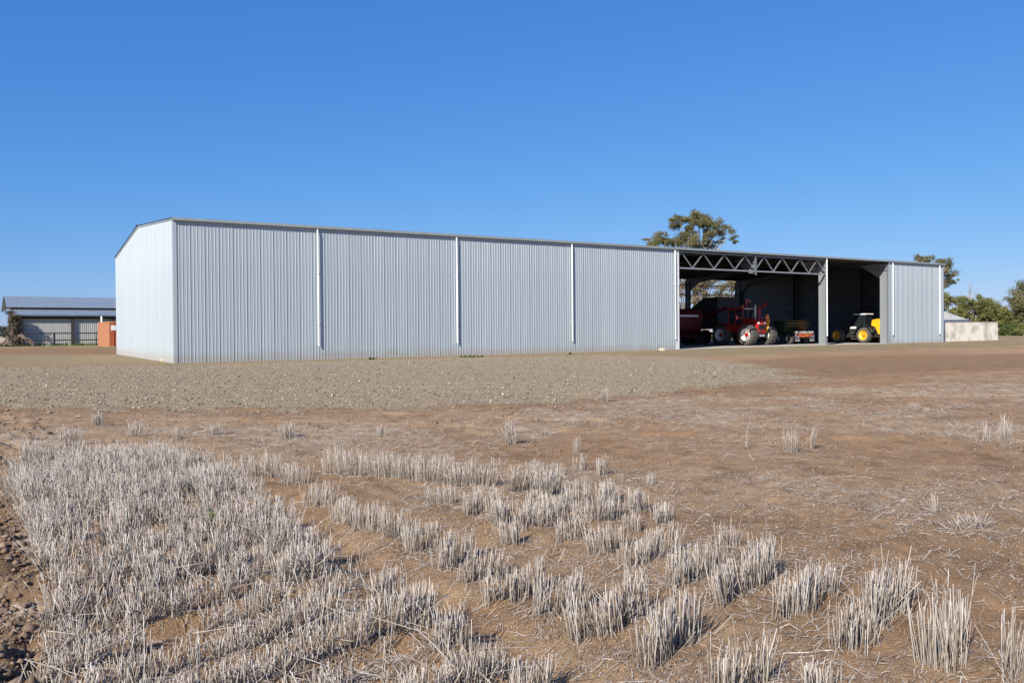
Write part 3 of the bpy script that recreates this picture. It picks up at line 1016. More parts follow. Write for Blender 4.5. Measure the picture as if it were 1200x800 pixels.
# yellow and black loader parked nose in (yellow engine cover towards us)
LD = (63.55, 2.3)
t = thing('wheel_loader', 'black and yellow wheel loader with white cab roof in the right open bay', 'loader', shed_place(*LD), PHI)
for yy in (0.25, 3.25):
    rr_ = 0.76 if yy < 1 else 0.72
    for s in (-1, 1):
        wheel(t, (s * 1.05, yy, rr_), rr_, 0.62, yel_p, org_p, 0.62, 16, s)
ch = MB().box((-0.6, -1.0, 0.62), (0.6, 4.0, 1.15)).box((-0.9, 0.1, 0.68), (0.9, 0.4, 1.0)).box((-0.9, 3.1, 0.65), (0.9, 3.4, 0.95))
ch.build('chassis', black_p, t)
h_ = MB().prism([(-1.75, 0.85), (-1.8, 1.9), (-1.55, 2.45), (-0.9, 2.62), (-0.35, 2.5), (-0.25, 1.9), (-0.7, 1.7), (-1.0, 0.95)], -0.8, 0.8).build('engine_cover', yel_p, t)
bevel(h_, 0.06)
MB().cbox((-0.82, -1.82, 0.5), (0.82, -1.3, 0.95), 0.05).build('counterweight', org_p, t)
gg = MB()
for k in range(6):
    gg.box((-0.6, -1.845, 1.1 + k * 0.12), (0.6, -1.80, 1.15 + k * 0.12))
gg.build('grille', black_p, h_)
cb = MB()
for sx in (-0.55, 0.55):
    for sy, dy in ((0.5, 0.12), (1.2, 0.0), (1.85, -0.1)):
        cb.beam((sx, sy, 1.2), (sx * 0.95, sy + dy, 3.1), 0.07)
    cb.beam((sx, 0.5, 1.75), (sx, 1.85, 1.75), 0.07)
cb.box((-0.75, 0.42, 1.12), (0.75, 2.15, 1.5))
cab = cb.build('cab', black_p, t)
MB().cbox((-0.58, 0.42, 3.08), (0.58, 1.82, 3.22), 0.05).build('cab_roof', white_p, cab)
gl = MB().box((-0.5, 0.56, 1.6), (0.5, 0.57, 3.05)).box((-0.5, 1.78, 1.6), (0.5, 1.79, 3.05))
for sx in (-0.54, 0.53):
    gl.box((sx, 0.62, 1.6), (sx + 0.01, 1.16, 3.05)).box((sx, 1.25, 1.6), (sx + 0.01, 1.74, 3.05))
gl.build('cab_window', glass_dk, cab)
MB().prism([(2.15, 1.1), (2.15, 2.35), (3.4, 2.0), (3.7, 1.2)], -0.62, 0.62).build('front_frame', black_p, t)
for s in (-1, 1):
    MB().beam((s * 0.5, 2.3, 2.25), (s * 0.5, 4.7, 0.9), 0.16, 0.28).build('lift_arm', black_p, t)
    st = MB()
    for k in range(3):
        st.box((s * 0.82 - 0.16, 1.3, 0.45 + k * 0.3), (s * 0.82 + 0.16, 1.85, 0.49 + k * 0.3))
    st.build('step', steel_lt, t)
    mg = MB()
    for k in range(7):
        a0, a1 = math.radians(10 + k * 22), math.radians(32 + k * 22)
        for q in (0, 1):
            pass
        mg.beam((s * 1.05, 0.25 + 0.98 * math.cos(a0), 0.88 + 0.98 * math.sin(a0)), (s * 1.05, 0.25 + 0.98 * math.cos(a1), 0.88 + 0.98 * math.sin(a1)), 0.62, 0.03)
    mg.build('mudguard', black_p, t)
np_ = MB().box((-0.80, 1.30, 1.52), (-0.765, 2.10, 1.84)).build('name_plate', black_p, t)
gm = MB()
for k in range(3):
    y0_ = 1.36 + k * 0.24
    gm.box((-0.812, y0_, 1.57), (-0.80, y0_ + 0.20, 1.79))
gm.build('plate_marks', white_p, np_)
MB().prism([(4.6, 0.15), (4.5, 0.9), (5.3, 0.2), (5.3, 0.12)], -1.15, 1.15).build('bucket', steel_dk, t)

for o_ in [o_ for o_ in bpy.data.objects if o_.type == 'MESH' and (o_.parent == t or (o_.parent and o_.parent.parent == t))]:
    if 'wheel' in o_.name or (o_.parent and 'wheel' in o_.parent.name and o_.parent != t):
        continue
    o_.data.transform(Matrix.Diagonal((1, 1, 0.88, 1)))              # the loader stands 2.85 m tall

# ------------------------------------------------------------------ small shed, fence and container at the far left
LZ = 0.5
PHI2 = PHI + 0.05
lo = at_depth(18.0, 404.7, 92.0)
LX, LY = lo[0], lo[1]
roof_b = mat('blue_grey_roof', (0.29, 0.335, 0.365), (0.25, 0.29, 0.32), 1.5, 0.4, 0.4)
wall_g = mat('grey_sheet', (0.50, 0.49, 0.46), (0.43, 0.42, 0.40), 1.2, 0.6, 0.1, stretch=(3, 3, 0.2))
timber = mat('dark_timber', (0.02, 0.019, 0.021), (0.032, 0.03, 0.03), 6, 0.8)
fs = thing('farm_shed', 'low farm shed with two tier blue grey roof at the left edge', 'shed', (LX, LY, LZ), PHI2)


fs.scale = (1.1, 1.0, 1.09)


def rib_slope(name, u0, u1, va, za, vb, zb_, parent, matl, step=0.4):
    V, Fs = [], []
    u = u0
    while u < u1:
        for x, h in ((u, 0), (u + 0.03, 0.006), (u + 0.07, 0.006), (u + 0.1, 0)):
            V += [(x, va, za + h), (x, vb, zb_ + h)]
        u += step
    for i in range(len(V) // 2 - 1):
        Fs.append((2 * i, 2 * i + 2, 2 * i + 3, 2 * i + 1))
    return link(name, raw_mesh(name, V, Fs, matl), parent)


LL = 19.0
rib_slope('roof_slope', -0.25, LL, -0.35, 3.10, 2.6, 3.72, fs, roof_b)
rib_slope('roof_slope', -0.6, LL, 2.3, 3.92, 6.6, 5.18, fs, roof_b)
rib_slope('roof_slope', -0.6, LL, 10.9, 3.92, 6.6, 5.18, fs, roof_b)
MB().prism([(2.0, 3.62), (11.2, 3.62), (6.6, 5.1)], -0.68, -0.61).build('gable_board', timber, fs)
MB().box((-0.2, 2.5, 3.3), (LL, 2.56, 3.86)).build('clerestory_board', timber, fs)
MB().box((0, -0.3, 2.98), (LL, -0.22, 3.1)).build('fascia', roof_b, fs)
MB().box((0, -0.1, 2.72), (LL, -0.02, 2.96)).build('eave_beam', timber, fs)
for k in range(21):
    ps = MB()
    u0_ = k * 0.9
    for q in range(5):
        ps.box((u0_ + q * 0.18 + 0.02, 0.24 - 0.02, -0.1), (u0_ + q * 0.18 + 0.07, 0.26, 3.0))
    ps.box((u0_, 0.26, -0.1), (u0_ + 0.895, 0.28, 3.0))
    ps.build('wall_sheet', wall_g, fs)
MB().box((0.0, 0.3, -0.1), (0.05, 10.8, 3.05)).build('end_wall', timber, fs)
for u in (0.1, 5.0, 8.9, 12.8, 16.7):
    MB().box((u, -0.06, -0.1), (u + 0.22, 0.20, 2.95)).build('post', timber, fs)
# rail fence in front
fn = thing('rail_fence', 'dark pipe rail fence with two rails before low farm shed', 'fence', (LX, LY, LZ), PHI2)
fn.scale = (1.1, 1.0, 1.09)
for z in (0.52, 1.22):
    MB().tube([(0.9, -1.3, z), (13.2, -1.3, z)], 0.06, 8).build('rail', timber, fn)
for u in (0.9, 3.3, 7.1, 7.45, 10.4, 13.1):
    MB().tube([(u, -1.3, -0.2), (u, -1.3, 1.3)], 0.065, 8).build('post', timber, fn)
# vine covered stump and dead limbs
bark = mat('dead_bark', (0.075, 0.052, 0.042), (0.15, 0.105, 0.085), 5, 0.9, bump=0.4)
leaf_m = {}
leaf_m['vine'] = attr_mat('vine_leaf', 'tint', [(0, (0.05, 0.045, 0.025)), (0.6, (0.10, 0.085, 0.05)), (1, (0.16, 0.12, 0.08))], transl=0.15)


def leaf_cards(centres, radii, counts, size, matl, name, parent, flat=0.6, droop=0.3, seed=0):
    rg = np.random.default_rng(seed)
    C, S = [], []
    tint = []
    for (c, r, n) in zip(centres, radii, counts):
        d = np.clip(rg.normal(size=(n, 3)), -2.1, 2.1) * rg.uniform(0.55, 1.5, 3)
        if rg.random() < 0.6:                                         # sprays trail off to one side
            k_ = rg.normal(size=3) * [1, 1, 0.5]
            d += rg.random((n, 1)) ** 2 * k_ * 1.3
        p = np.array(c) + d * 0.5 * np.array([r, r, r * flat])
        C.append(p)
        base = rg.random() * 0.35
        tint.append(np.clip(base + rg.random(n) * 0.65, 0, 1))
    C = np.concatenate(C)
    tint = np.concatenate(tint)
    n = len(C)
    a = rg.normal(size=(n, 3))
    a[:, 2] -= droop
    a /= np.linalg.norm(a, axis=1)[:, None]
    b = rg.normal(size=(n, 3))
    b = np.cross(a, b)
    b /= np.linalg.norm(b, axis=1)[:, None]
    s = size * (0.6 + 0.8 * rg.random(n))[:, None]
    # a small bent leaf: four corners, narrow
    V = np.stack([C - a * s, C + b * s * 0.38 + np.cross(a, b) * s * 0.1, C + a * s, C - b * s * 0.38 + np.cross(a, b) * s * 0.1], 1).reshape(-1, 3)
    Fq = np.arange(4 * n).reshape(-1, 4)
    me = raw_mesh(name, V, Fq, matl)
    set_attr(me, 'tint', np.repeat(tint, 4))
    return link(name, me, parent)


vs_ = thing('vine_stump', 'brown dead stump wrapped in vines at left end of low shed', 'stump', (LX + 0.05, LY - 0.5, LZ), 0)
MB().tube([(0.2, 0, -0.2), (0.1, 0, 1.2), (0.35, 0.1, 2.4), (0.3, 0.1, 3.0)], [0.55, 0.45, 0.4, 0.3], 9).build('trunk', bark, vs_)
cs = [(0.25 + random.uniform(-0.3, 0.35), random.uniform(-0.5, 0.1), 0.2 + 3.3 * k / 17) for k in range(18)]
leaf_cards(cs, [0.5] * 18, [190] * 18, 0.10, leaf_m['vine'], 'vine_leaves', vs_, 0.8, seed=3)
dl = thing('dead_branches', 'tangle of dead grey brown limbs lying by the rail fence', 'dead branches', (LX, LY - 2.0, LZ), 0)
for pts, rad in (([(0.2, 0, 0.0), (0.9, -0.1, 0.5), (1.6, 0.1, 1.05), (1.9, 0, 1.1), (2.5, -0.1, 0.6), (3.2, 0, 0.0)], [0.16, 0.15, 0.2, 0.2, 0.17, 0.1]),
                 ([(1.9, 0, 1.0), (1.75, 0.3, 0.5), (1.7, 0.5, 0.0)], [0.13, 0.1, 0.08]),
                 ([(-0.4, -0.4, 0.05), (0.4, -0.4, 0.6), (0.8, -0.4, 1.5)], [0.1, 0.08, 0.05]),
                 ([(-0.8, -0.5, 0.0), (0.2, -0.5, 0.35), (1.1, -0.5, 0.1)], [0.13, 0.12, 0.08]),
                 ([(0.9, -0.2, 0.5), (1.2, -0.5, 1.3), (1.1, -0.5, 2.4)], [0.1, 0.07, 0.04]),
                 ([(2.2, -0.3, 0.85), (2.9, -0.5, 0.75), (3.5, -0.5, 0.3)], [0.1, 0.08, 0.05])):
    MB().tube(pts, rad, 8).build('limb', bark, dl)
# orange container
cbase = at_depth(127.5, 404, 84.5)
rust_o = mat('orange_container_paint', (0.47, 0.215, 0.115), (0.40, 0.175, 0.09), 2.2, 0.6)
ct = thing('shipping_container', 'orange shipping container half hidden by white end of big shed', 'container', (cbase[0], cbase[1], 0.36), PHI + 0.07)
cx = MB()
cx.box((0.05, 0.05, 0.12), (2.39, 6.0, 2.52))
for k in range(20):
    y0_ = 0.25 + k * 0.28
    cx.box((0.005, y0_, 0.2), (0.05, y0_ + 0.14, 2.45))
cx.build('body', rust_o, ct)
fr = MB()
for x0_ in (0.0, 2.30):
    fr.box((x0_, -0.02, 0), (x0_ + 0.14, 0.16, 2.59)).box((x0_, 5.95, 0), (x0_ + 0.14, 6.06, 2.59))
fr.box((0.14, -0.02, 2.47), (2.30, 0.14, 2.59)).box((0.14, -0.02, 0.0), (2.30, 0.14, 0.13)).box((0.0, 0.16, 2.50), (0.1, 5.95, 2.585)).box((0.0, 0.16, 0.0), (0.1, 5.95, 0.14))
fr.build('corner_frame', rust_o, ct)
orange_shaded = mat('shaded_door_paint', (0.42, 0.105, 0.04), (0.34, 0.08, 0.03), 2, 0.6)  # weaker grazing sun on the door end put into this darker orange
for q in range(2):
    dm = MB()
    x0_ = 0.16 + q * 1.07
    dm.box((x0_, -0.01, 0.15), (x0_ + 1.05, 0.03, 2.45))
    for z in (0.35, 0.85, 1.35, 1.85):
        dm.box((x0_ + 0.08, -0.03, z), (x0_ + 0.97, -0.01, z + 0.3))
    d = dm.build('door', orange_shaded, ct)
    for xx in (0.3, 0.75):
        MB().tube([(x0_ + xx, -0.055, 0.1), (x0_ + xx, -0.055, 2.5)], 0.025, 6).build('lock_rod', orange_shaded, d)
MB().box((0.2, -0.09, 1.7), (0.66, -0.075, 2.2)).build('notice', white_p, ct)
cp_ = at_depth(119.2, 376, 90.5)
vp = thing('vent_pipe', 'white vent pipe standing above the orange container', 'pipe', (cp_[0], cp_[1], 0.45), 0)
MB().tube([(0, 0, 0), (0, 0, 3.15)], 0.10, 10).build('pipe', white_p, vp)
MB().tube([(0, 0, 2.2), (0, 0, 2.5)], 0.17, 10).build('collar', white_p, vp)

# ------------------------------------------------------------------ block wall and cottage roof at the far right
render_w = mat('stained_render', (0.66, 0.62, 0.54), (0.40, 0.36, 0.30), 0.9, 0.9, detail=11, ramp=(0.44, 0.66), bump=0.3, bscale=6)
wr = gp(1169.5, 398.6)
wl_ = gp(1092, 400.6)
ex_ = (wr - wl_)[:2]
wlen = float(np.linalg.norm(ex_))
wa = math.atan2(ex_[1], ex_[0])
bw = thing('rendered_wall', 'stained white rendered block wall beyond right end of the shed', 'wall', (wl_[0], wl_[1], wl_[2]), wa)
for k in range(4):
    a0, a1 = k * wlen / 4, (k + 1) * wlen / 4 - 0.02
    MB().box((a0, -0.004 * (k % 2), -0.2), (a1, 5.0 if k == 3 else 0.25, 1.93 + 0.02 * (k % 2))).build('panel', render_w, bw)
cp_ = MB()
for k in range(4):
    cp_.box((k * wlen / 4, -0.03, 1.955), ((k + 1) * wlen / 4 - 0.015, 0.3, 2.0))
cp_.build('coping', mat('coping', (0.45, 0.42, 0.37), (0.33, 0.30, 0.26), 3, 0.9), bw)
hc = at_depth(1135, 374.5, 100)
hs = thing('cottage', 'small building with pale grey hipped roof behind the white rendered wall', 'house', (hc[0], hc[1], 0.5), 0)
ez = hc[2] - 0.5
rm = mat('pale_grey_roof', (0.33, 0.335, 0.31), (0.28, 0.285, 0.265), 1.5, 0.5)
MB().box((-9, 0.5, -0.5), (-0.5, 7.5, ez - 0.12)).build('wall', mat('cottage_wall', (0.45, 0.45, 0.45), (0.40, 0.40, 0.41), 1.2, 0.7), hs)
r_ = MB()
Vr = [(-9.5, 0, ez), (0, 0, ez), (0, 8, ez), (-9.5, 8, ez), (-5.5, 4, ez + 2.2), (-4.0, 4, ez + 2.2)]
r_.add(Vr, [(0, 1, 5, 4), (1, 2, 5), (2, 3, 4, 5), (3, 0, 4)])
r_.build('roof', rm, hs)
MB().box((-9.5, -0.05, ez - 0.2), (0.05, -0.01, ez - 0.005)).build('fascia', mat('blue_fascia', (0.06, 0.08, 0.13), (0.05, 0.07, 0.11), 2, 0.5), hs)

# ------------------------------------------------------------------ trees
leaf_m['gum'] = attr_mat('gum_leaf', 'tint', [(0, (0.065, 0.07, 0.03)), (0.45, (0.155, 0.15, 0.065)), (0.8, (0.25, 0.22, 0.11)), (1, (0.34, 0.255, 0.155))], 0.6, 0.3)
leaf_m['bush'] = attr_mat('bush_leaf', 'tint', [(0, (0.07, 0.085, 0.03)), (0.5, (0.165, 0.175, 0.055)), (1, (0.28, 0.26, 0.10))], 0.7, 0.3)
leaf_m['green'] = attr_mat('green_leaf', 'tint', [(0, (0.04, 0.062, 0.02)), (0.5, (0.085, 0.115, 0.035)), (1, (0.15, 0.18, 0.06))], 0.7, 0.25)
leaf_m['dry'] = attr_mat('dry_leaf', 'tint', [(0, (0.10, 0.075, 0.04)), (0.5, (0.19, 0.15, 0.09)), (1, (0.32, 0.27, 0.19))], 0.8, 0.2)
gum_bark = mat('pale_gum_bark', (0.30, 0.25, 0.20), (0.17, 0.13, 0.10), 1.4, 0.8, bump=0.3)
grey_bark = mat('grey_bark', (0.20, 0.16, 0.12), (0.13, 0.10, 0.08), 2, 0.9, bump=0.3)


def make_tree(label, cat, name, px_base, Y, clumps, leaf, size, per, trunk_r=0.35, bark_m=None, fork=0.45, seed=0, group=None, flat=0.7, thick=1.0, split=(3, 0.5, 0.95)):
    """clumps: (px, py, radius px) where the photograph shows each leaf mass, at distance Y"""
    rg = random.Random(seed)
    b = at_depth(px_base, 395, Y)
    gz_ = float(base_z(np.array(b[0]), np.array(b[1])))
    root = thing(name, label, cat, (b[0], b[1], gz_), 0, group)
    cs, rs, ns = [], [], []
    broken = []
    for px, py, r in clumps:
        for _ in range(split[0]):
            a_, q_ = rg.uniform(0, 6.28), rg.random() ** 0.5 * 0.85
            broken.append((px + r * 1.1 * q_ * math.cos(a_), py + r * 0.75 * q_ * math.sin(a_), r * rg.uniform(split[1], split[2])))
    for px, py, r in broken:
        Yc = Y + rg.uniform(-1, 1) * thick * 2.2
        p = at_depth(px, py, Yc)
        rm_ = r / F_PX * Yc
        cs.append((p[0] - b[0], p[1] - b[1], p[2] - gz_))
        rs.append(rm_)
        ns.append(max(10, int(per * r * r / 36 * 0.95)))
    leaf_cards(cs, rs, ns, size, leaf, 'crown', root, flat, seed=seed + 50)
    # trunk and limbs
    top = max(c[2] for c in cs)
    mx = sum(c[0] for c in cs) / len(cs)
    tr_ = MB()
    fk = (mx * fork * 0.8, 0, top * fork)
    tr_.tube([(0, 0, -0.3), (mx * 0.1, 0.1, top * fork * 0.5), fk], [trunk_r * 1.25, trunk_r, trunk_r * 0.85], 8)
    order = sorted(range(len(cs)), key=lambda i: cs[i][2])
    for i in order[::4]:
        c = cs[i]
        m1 = (fk[0] + (c[0] - fk[0]) * 0.45 + rg.uniform(-.4, .4), (c[1]) * 0.4, fk[2] + (c[2] - fk[2]) * 0.4 + rg.uniform(-.3, .5))
        rr = trunk_r * 0.38
        tr_.tube([fk, m1, (c[0] * 0.97 + fk[0] * 0.03, c[1] * 0.95, c[2] - rs[i] * 0.15)], [rr, rr * 0.6, 0.03], 5)
    tr_.build('trunk', bark_m or grey_bark, root)
    return root


def fill(px0, px1, ytop, ybase, r, n, seed):
    """leaf masses under an uneven top outline (list of px, y)"""
    rg = random.Random(seed)
    out = []
    for _ in range(n):
        px = rg.uniform(px0, px1)
        yt = np.interp(px, [p[0] for p in ytop], [p[1] for p in ytop])
        py = yt + r * 0.8 + (ybase - yt - r) * rg.random() ** 1.1
        out.append((px, py, r * rg.uniform(0.65, 1.15)))
    return out


gum_top = [(762, 284, 7), (771, 282, 8), (780, 274, 5), (781, 283, 6), (788, 264, 5), (793, 259, 6), (800, 254, 6), (798, 264, 5), (810, 258, 7), (820, 252, 8), (818, 260, 9), (828, 259, 9),
           (837, 263, 7), (841, 262, 5), (825, 267, 8), (836, 271, 7), (842, 270, 6), (850, 267, 4.5), (857, 271, 3.5), (859, 278, 3.5), (860, 284, 3), (785, 281, 6), (796, 278, 7), (805, 279, 6),
           (795, 287, 7), (817, 286, 8), (824, 286, 6), (834, 285, 6), (810, 288, 6), (826, 276, 4), (845, 279, 3), (808, 266, 6), (803, 271, 5), (815, 274, 6), (830, 276, 5), (776, 279, 5), (768, 286, 6), (842, 284, 4)]
make_tree('tall spreading gum tree rising over roof of the big shed', 'tree', 'gum_tree', 816, 124, gum_top + [(790, 300, 8), (800, 312, 9), (830, 302, 9), (842, 310, 8), (815, 300, 8)],
          leaf_m['gum'], 0.105, 720, 0.42, gum_bark, 0.5, 1, flat=0.75)
gum_r = [(1075, 303, 5.5), (1081, 304, 4.5), (1090, 301, 5), (1086, 306, 4), (1099, 308, 6), (1109, 309, 6), (1112, 315, 6), (1118, 320, 4.5), (1114, 324, 4.5), (1108, 329, 5.5), (1118, 329, 3.5), (1105, 318, 5), (1105, 333, 5), (1123, 328, 2.2),
         (1098, 322, 6), (1090, 316, 6), (1100, 338, 6)]
make_tree('open gum tree showing above the roof corner at right end', 'tree', 'gum_tree', 1094, 121, gum_r, leaf_m['gum'], 0.11, 480, 0.32, gum_bark, 0.5, 2, flat=0.75)
make_tree('olive bushy tree standing behind the cottage roof', 'tree', 'bushy_tree', 1113, 113,
          fill(1098, 1130, [(1098, 340), (1112, 342), (1122, 338), (1132, 350)], 392, 6, 34, 4), leaf_m['bush'], 0.125, 330, 0.22, grey_bark, 0.4, 4, split=(2, 0.6, 1.05))
make_tree('rounded yellow green tree behind middle of the white rendered wall', 'tree', 'bushy_tree', 1141, 108,
          fill(1126, 1157, [(1126, 352), (1134, 342), (1141, 342), (1150, 347), (1158, 356)], 392, 6, 44, 5), leaf_m['bush'], 0.12, 330, 0.2, grey_bark, 0.4, 5, split=(2, 0.6, 1.05))
make_tree('olive tree behind right end of the white rendered wall', 'tree', 'bushy_tree', 1162, 110,
          fill(1150, 1186, [(1150, 356), (1158, 350), (1168, 353), (1176, 358), (1184, 366)], 394, 6, 46, 6), leaf_m['bush'], 0.12, 330, 0.2, grey_bark, 0.4, 6, split=(2, 0.6, 1.05))
make_tree('low bright green shrub beside end of the white rendered wall', 'shrub', 'shrub', 1183, 104,
          fill(1174, 1193, [(1174, 384), (1181, 376), (1190, 378), (1194, 384)], 396, 4.5, 20, 7), leaf_m['green'], 0.11, 330, 0.1, grey_bark, 0.3, 7, split=(2, 0.6, 1.05))
make_tree('taller olive tree cut off by right edge of the picture', 'tree', 'bushy_tree', 1205, 112,
          [(1198, 333, 6), (1191, 342, 7), (1203, 340, 9), (1186, 349, 5), (1197, 352, 9), (1212, 335, 10), (1215, 352, 10)] + fill(1186, 1228, [(1186, 352), (1196, 348), (1228, 345)], 393, 8, 34, 8), leaf_m['gum'], 0.125, 300, 0.26, grey_bark, 0.4, 8, split=(2, 0.6, 1.05))
make_tree('dark shrub under the taller olive tree at right edge', 'shrub', 'shrub', 1200, 103,
          fill(1192, 1222, [(1192, 382), (1200, 376), (1222, 378)], 395, 5, 18, 9), leaf_m['bush'], 0.12, 300, 0.1, grey_bark, 0.3, 9, split=(2, 0.6, 1.05))
# bare pale tree standing in the scrub
b = at_depth(1137, 390, 111)
dt = thing('dead_tree', 'bare pale dead tree standing up through the scrub', 'dead tree', (b[0], b[1], 0.5), 0)
k_ = 106 / F_PX
MB().tube([(0, 0, 0), (-0.1, 0, 3.0), (-0.15, 0, 4.4), (-0.05, 0, 5.6), (-0.2, 0, 7.0)], [0.15, 0.12, 0.10, 0.07, 0.02], 7).build('trunk', gum_bark, dt)
for pts in ([(-0.1, 0, 3.6), (-0.9, 0.1, 4.6), (-1.2, 0.1, 5.9)], [(-0.15, 0, 4.6), (0.6, -0.1, 5.6), (0.9, 0, 6.5)], [(-0.1, 0, 2.6), (-1.2, -0.3, 3.7), (-1.9, -0.3, 4.5)], [(-0.1, 0, 5.3), (0.2, 0.1, 6.3), (0.15, 0, 7.3)]):
    MB().tube(pts, [0.06, 0.04, 0.015], 6).build('limb', gum_bark, dt)
# scrub seen through the open back of the shed
for i, (px, Y, yt, lab, lf, nb) in enumerate([(806, 119, 318, 'dry scrub tree framed at left of the open rear bay', 'dry', 20), (826, 116, 322, 'pale limbed scrub tree framed in middle of the open rear bay', 'dry', 22),
                                             (846, 122, 318, 'grey green scrub tree framed at right of the open rear bay', 'gum', 18), (866, 118, 322, 'dry brown scrub tree partly behind the end wall column', 'dry', 16)]):
    t_ = make_tree(lab, 'tree', 'scrub_tree', px, Y, fill(px - 16, px + 16, [(px - 16, yt + 4), (px, yt), (px + 16, yt + 2)], 384, 5.5, nb + 16, 20 + i), leaf_m[lf], 0.12, 240, 0.24, gum_bark, 0.3, 20 + i, split=(2, 0.6, 1.05))
    for q in range(4):
        a = random.uniform(-1.2, 1.2)
        MB().tube([(0, 0, 0), (a * 0.8, -0.5, 2.8), (a * 2.2, -0.8, 6.5)], [0.17, 0.12, 0.05], 6).build('limb', gum_bark, t_)

# far tree line on the left horizon
rg = random.Random(77)
cs, rs, ns = [], [], []
for k in range(150):
    px = rg.uniform(-260, 45)
    Y = rg.uniform(430, 520)
    p = at_depth(px, 388.5 + rg.uniform(-3.5, 3.5) + 1.5 * math.sin(px * 0.13), Y)
    cs.append(tuple(p))
    rs.append(rg.uniform(1.6, 3.2))
    ns.append(60)
tag(leaf_cards(cs, rs, ns, 0.8, attr_mat('far_leaf', 'tint', [(0, (0.03, 0.04, 0.03)), (1, (0.07, 0.08, 0.06))], 0.9), 'treeline', None, seed=9), kind='stuff')
# green weeds along the far shed
wc = [(LX + DD[0] * u_ - NN[0] * (-0.2) + random.uniform(-.3, .3), LY + DD[1] * u_ - 1.2, LZ + 0.05) for u_ in np.linspace(-4.5, 12, 46)]
rr_w, nn_w = [0.35] * 46, [40] * 46
for px, py, k_ in ((540, 418.6, 6), (434, 421.0, 2), (668, 415.4, 1)):
    for q in range(k_):                                               # a few weeds at the foot of the wall
        p = gp(px + q * 5, py)
        wc.append((p[0], p[1] - 0.1, p[2] + 0.06))
        rr_w.append(0.11)
        nn_w.append(14)
tag(leaf_cards(wc, rr_w, nn_w, 0.1, leaf_m['green'], 'weeds', None, 0.5, -0.6, 12), kind='stuff')

# ------------------------------------------------------------------ gravel, stones and clods
def stones(name, x, y, size, matl, sink=0.25, seed=0):
    rg = np.random.default_rng(seed)
    n = len(x)
    z = ground_z(x, y)
    o = np.array([[1, 0, 0], [-1, 0, 0], [0, 1, 0], [0, -1, 0], [0, 0, 1], [0, 0, -1]], float)
    fs_ = np.array([[0, 2, 4], [2, 1, 4], [1, 3, 4], [3, 0, 4], [2, 0, 5], [1, 2, 5], [3, 1, 5], [0, 3, 5]])
    V = o[None] * (0.65 + 0.7 * rg.random((n, 6, 1))) + 0.25 * rg.normal(size=(n, 6, 3)) * 0.5
    V = V * size[:, None, None] * (0.7 + 0.7 * rg.random((n, 1, 3))) * np.array([1, 1, 0.62])
    a = rg.random(n) * 6.28
    c, s = np.cos(a)[:, None], np.sin(a)[:, None]
    V = np.stack([V[..., 0] * c - V[..., 1] * s, V[..., 0] * s + V[..., 1] * c, V[..., 2]], -1)
    V += np.stack([x, y, z + size * (0.5 - sink)], -1)[:, None]
    Fx = (fs_[None] + 6 * np.arange(n)[:, None, None]).reshape(-1, 3)
    me = raw_mesh(name, V.reshape(-1, 3), Fx, matl)
    set_attr(me, 'tint', np.repeat(rg.random(n), 6))
    return tag(link(name, me), kind='stuff')


gx = [p[0] for p in GRAVEL]
gy = [p[1] for p in GRAVEL]
xs, ys = [], []
while sum(map(len, xs)) < 75000:
    x = RNG.uniform(-34, max(gx), 40000)
    y = RNG.uniform(16, max(gy), 40000)
    px_, py_ = project(x, y, 0 * x)
    ok = (polydist(x, y, GRAVEL) + 3.5 * (fbm(x, y, 1.7, 3, 67) - 0.5) + 2.5 * (RNG.random(40000) - 0.5) > 0) & (px_ > -60) & (px_ < 1000)
    ok &= RNG.random(40000) < np.clip(23 / y, 0.35, 1)
    xs.append(x[ok])
    ys.append(y[ok])
x, y = np.concatenate(xs)[:75000], np.concatenate(ys)[:75000]
stones('gravel', x, y, np.clip(RNG.lognormal(math.log(0.0128), 0.5, len(x)), 0.007, 0.05), attr_mat('gravel_stone', 'tint', [(0, (0.11, 0.085, 0.06)), (0.5, (0.235, 0.193, 0.142)), (0.93, (0.31, 0.262, 0.20)), (1, (0.46, 0.42, 0.36))], 0.9), 0.2, 3)
# soil clods: left edge, furrows, disturbed soil
n = 40000
ang = RNG.uniform(-0.62, 0.62, n * 3)
dst = np.exp(RNG.uniform(math.log(2.8), math.log(30), n * 3))
x, y = np.sin(ang) * dst, np.cos(ang) * dst
px_, py_ = project(x, y, 0 * x)
w = 0.10 + 0.5 * sstep(0.45, 0.7, fbm(x, y, 0.8, 3, 15)) + 0.9 * sstep(70, 10, px_ - 0.02 * (py_ - 600)) * (py_ > 540)
w *= (1 - sstep(-0.5, 0.2, polydist(x, y, GRAVEL))) * np.where(px_ < 60, 1, 0.3 + 0.5 * sstep(7, 13, y))
ok = (RNG.random(n * 3) < w) & (px_ > -80) & (px_ < 1280)
x, y = x[ok], y[ok]
stones('soil_clods', x, y, np.clip(RNG.lognormal(math.log(0.008), 0.55, len(x)), 0.003, 0.03) * (1 + 0.05 * np.clip(np.hypot(x, y) - 6, 0, 20)) * np.where(px_[ok] < 60, 1.5, np.where(y < 8, 0.7, 0.9)), attr_mat('clod_soil', 'tint', [(0, (0.13, 0.09, 0.06)), (1, (0.24, 0.17, 0.118))], 0.95), 0.3, 6)
stone_m = mat('tan_stone', (0.46, 0.39, 0.28), (0.36, 0.30, 0.21), 6, 0.9, bump=0.3)
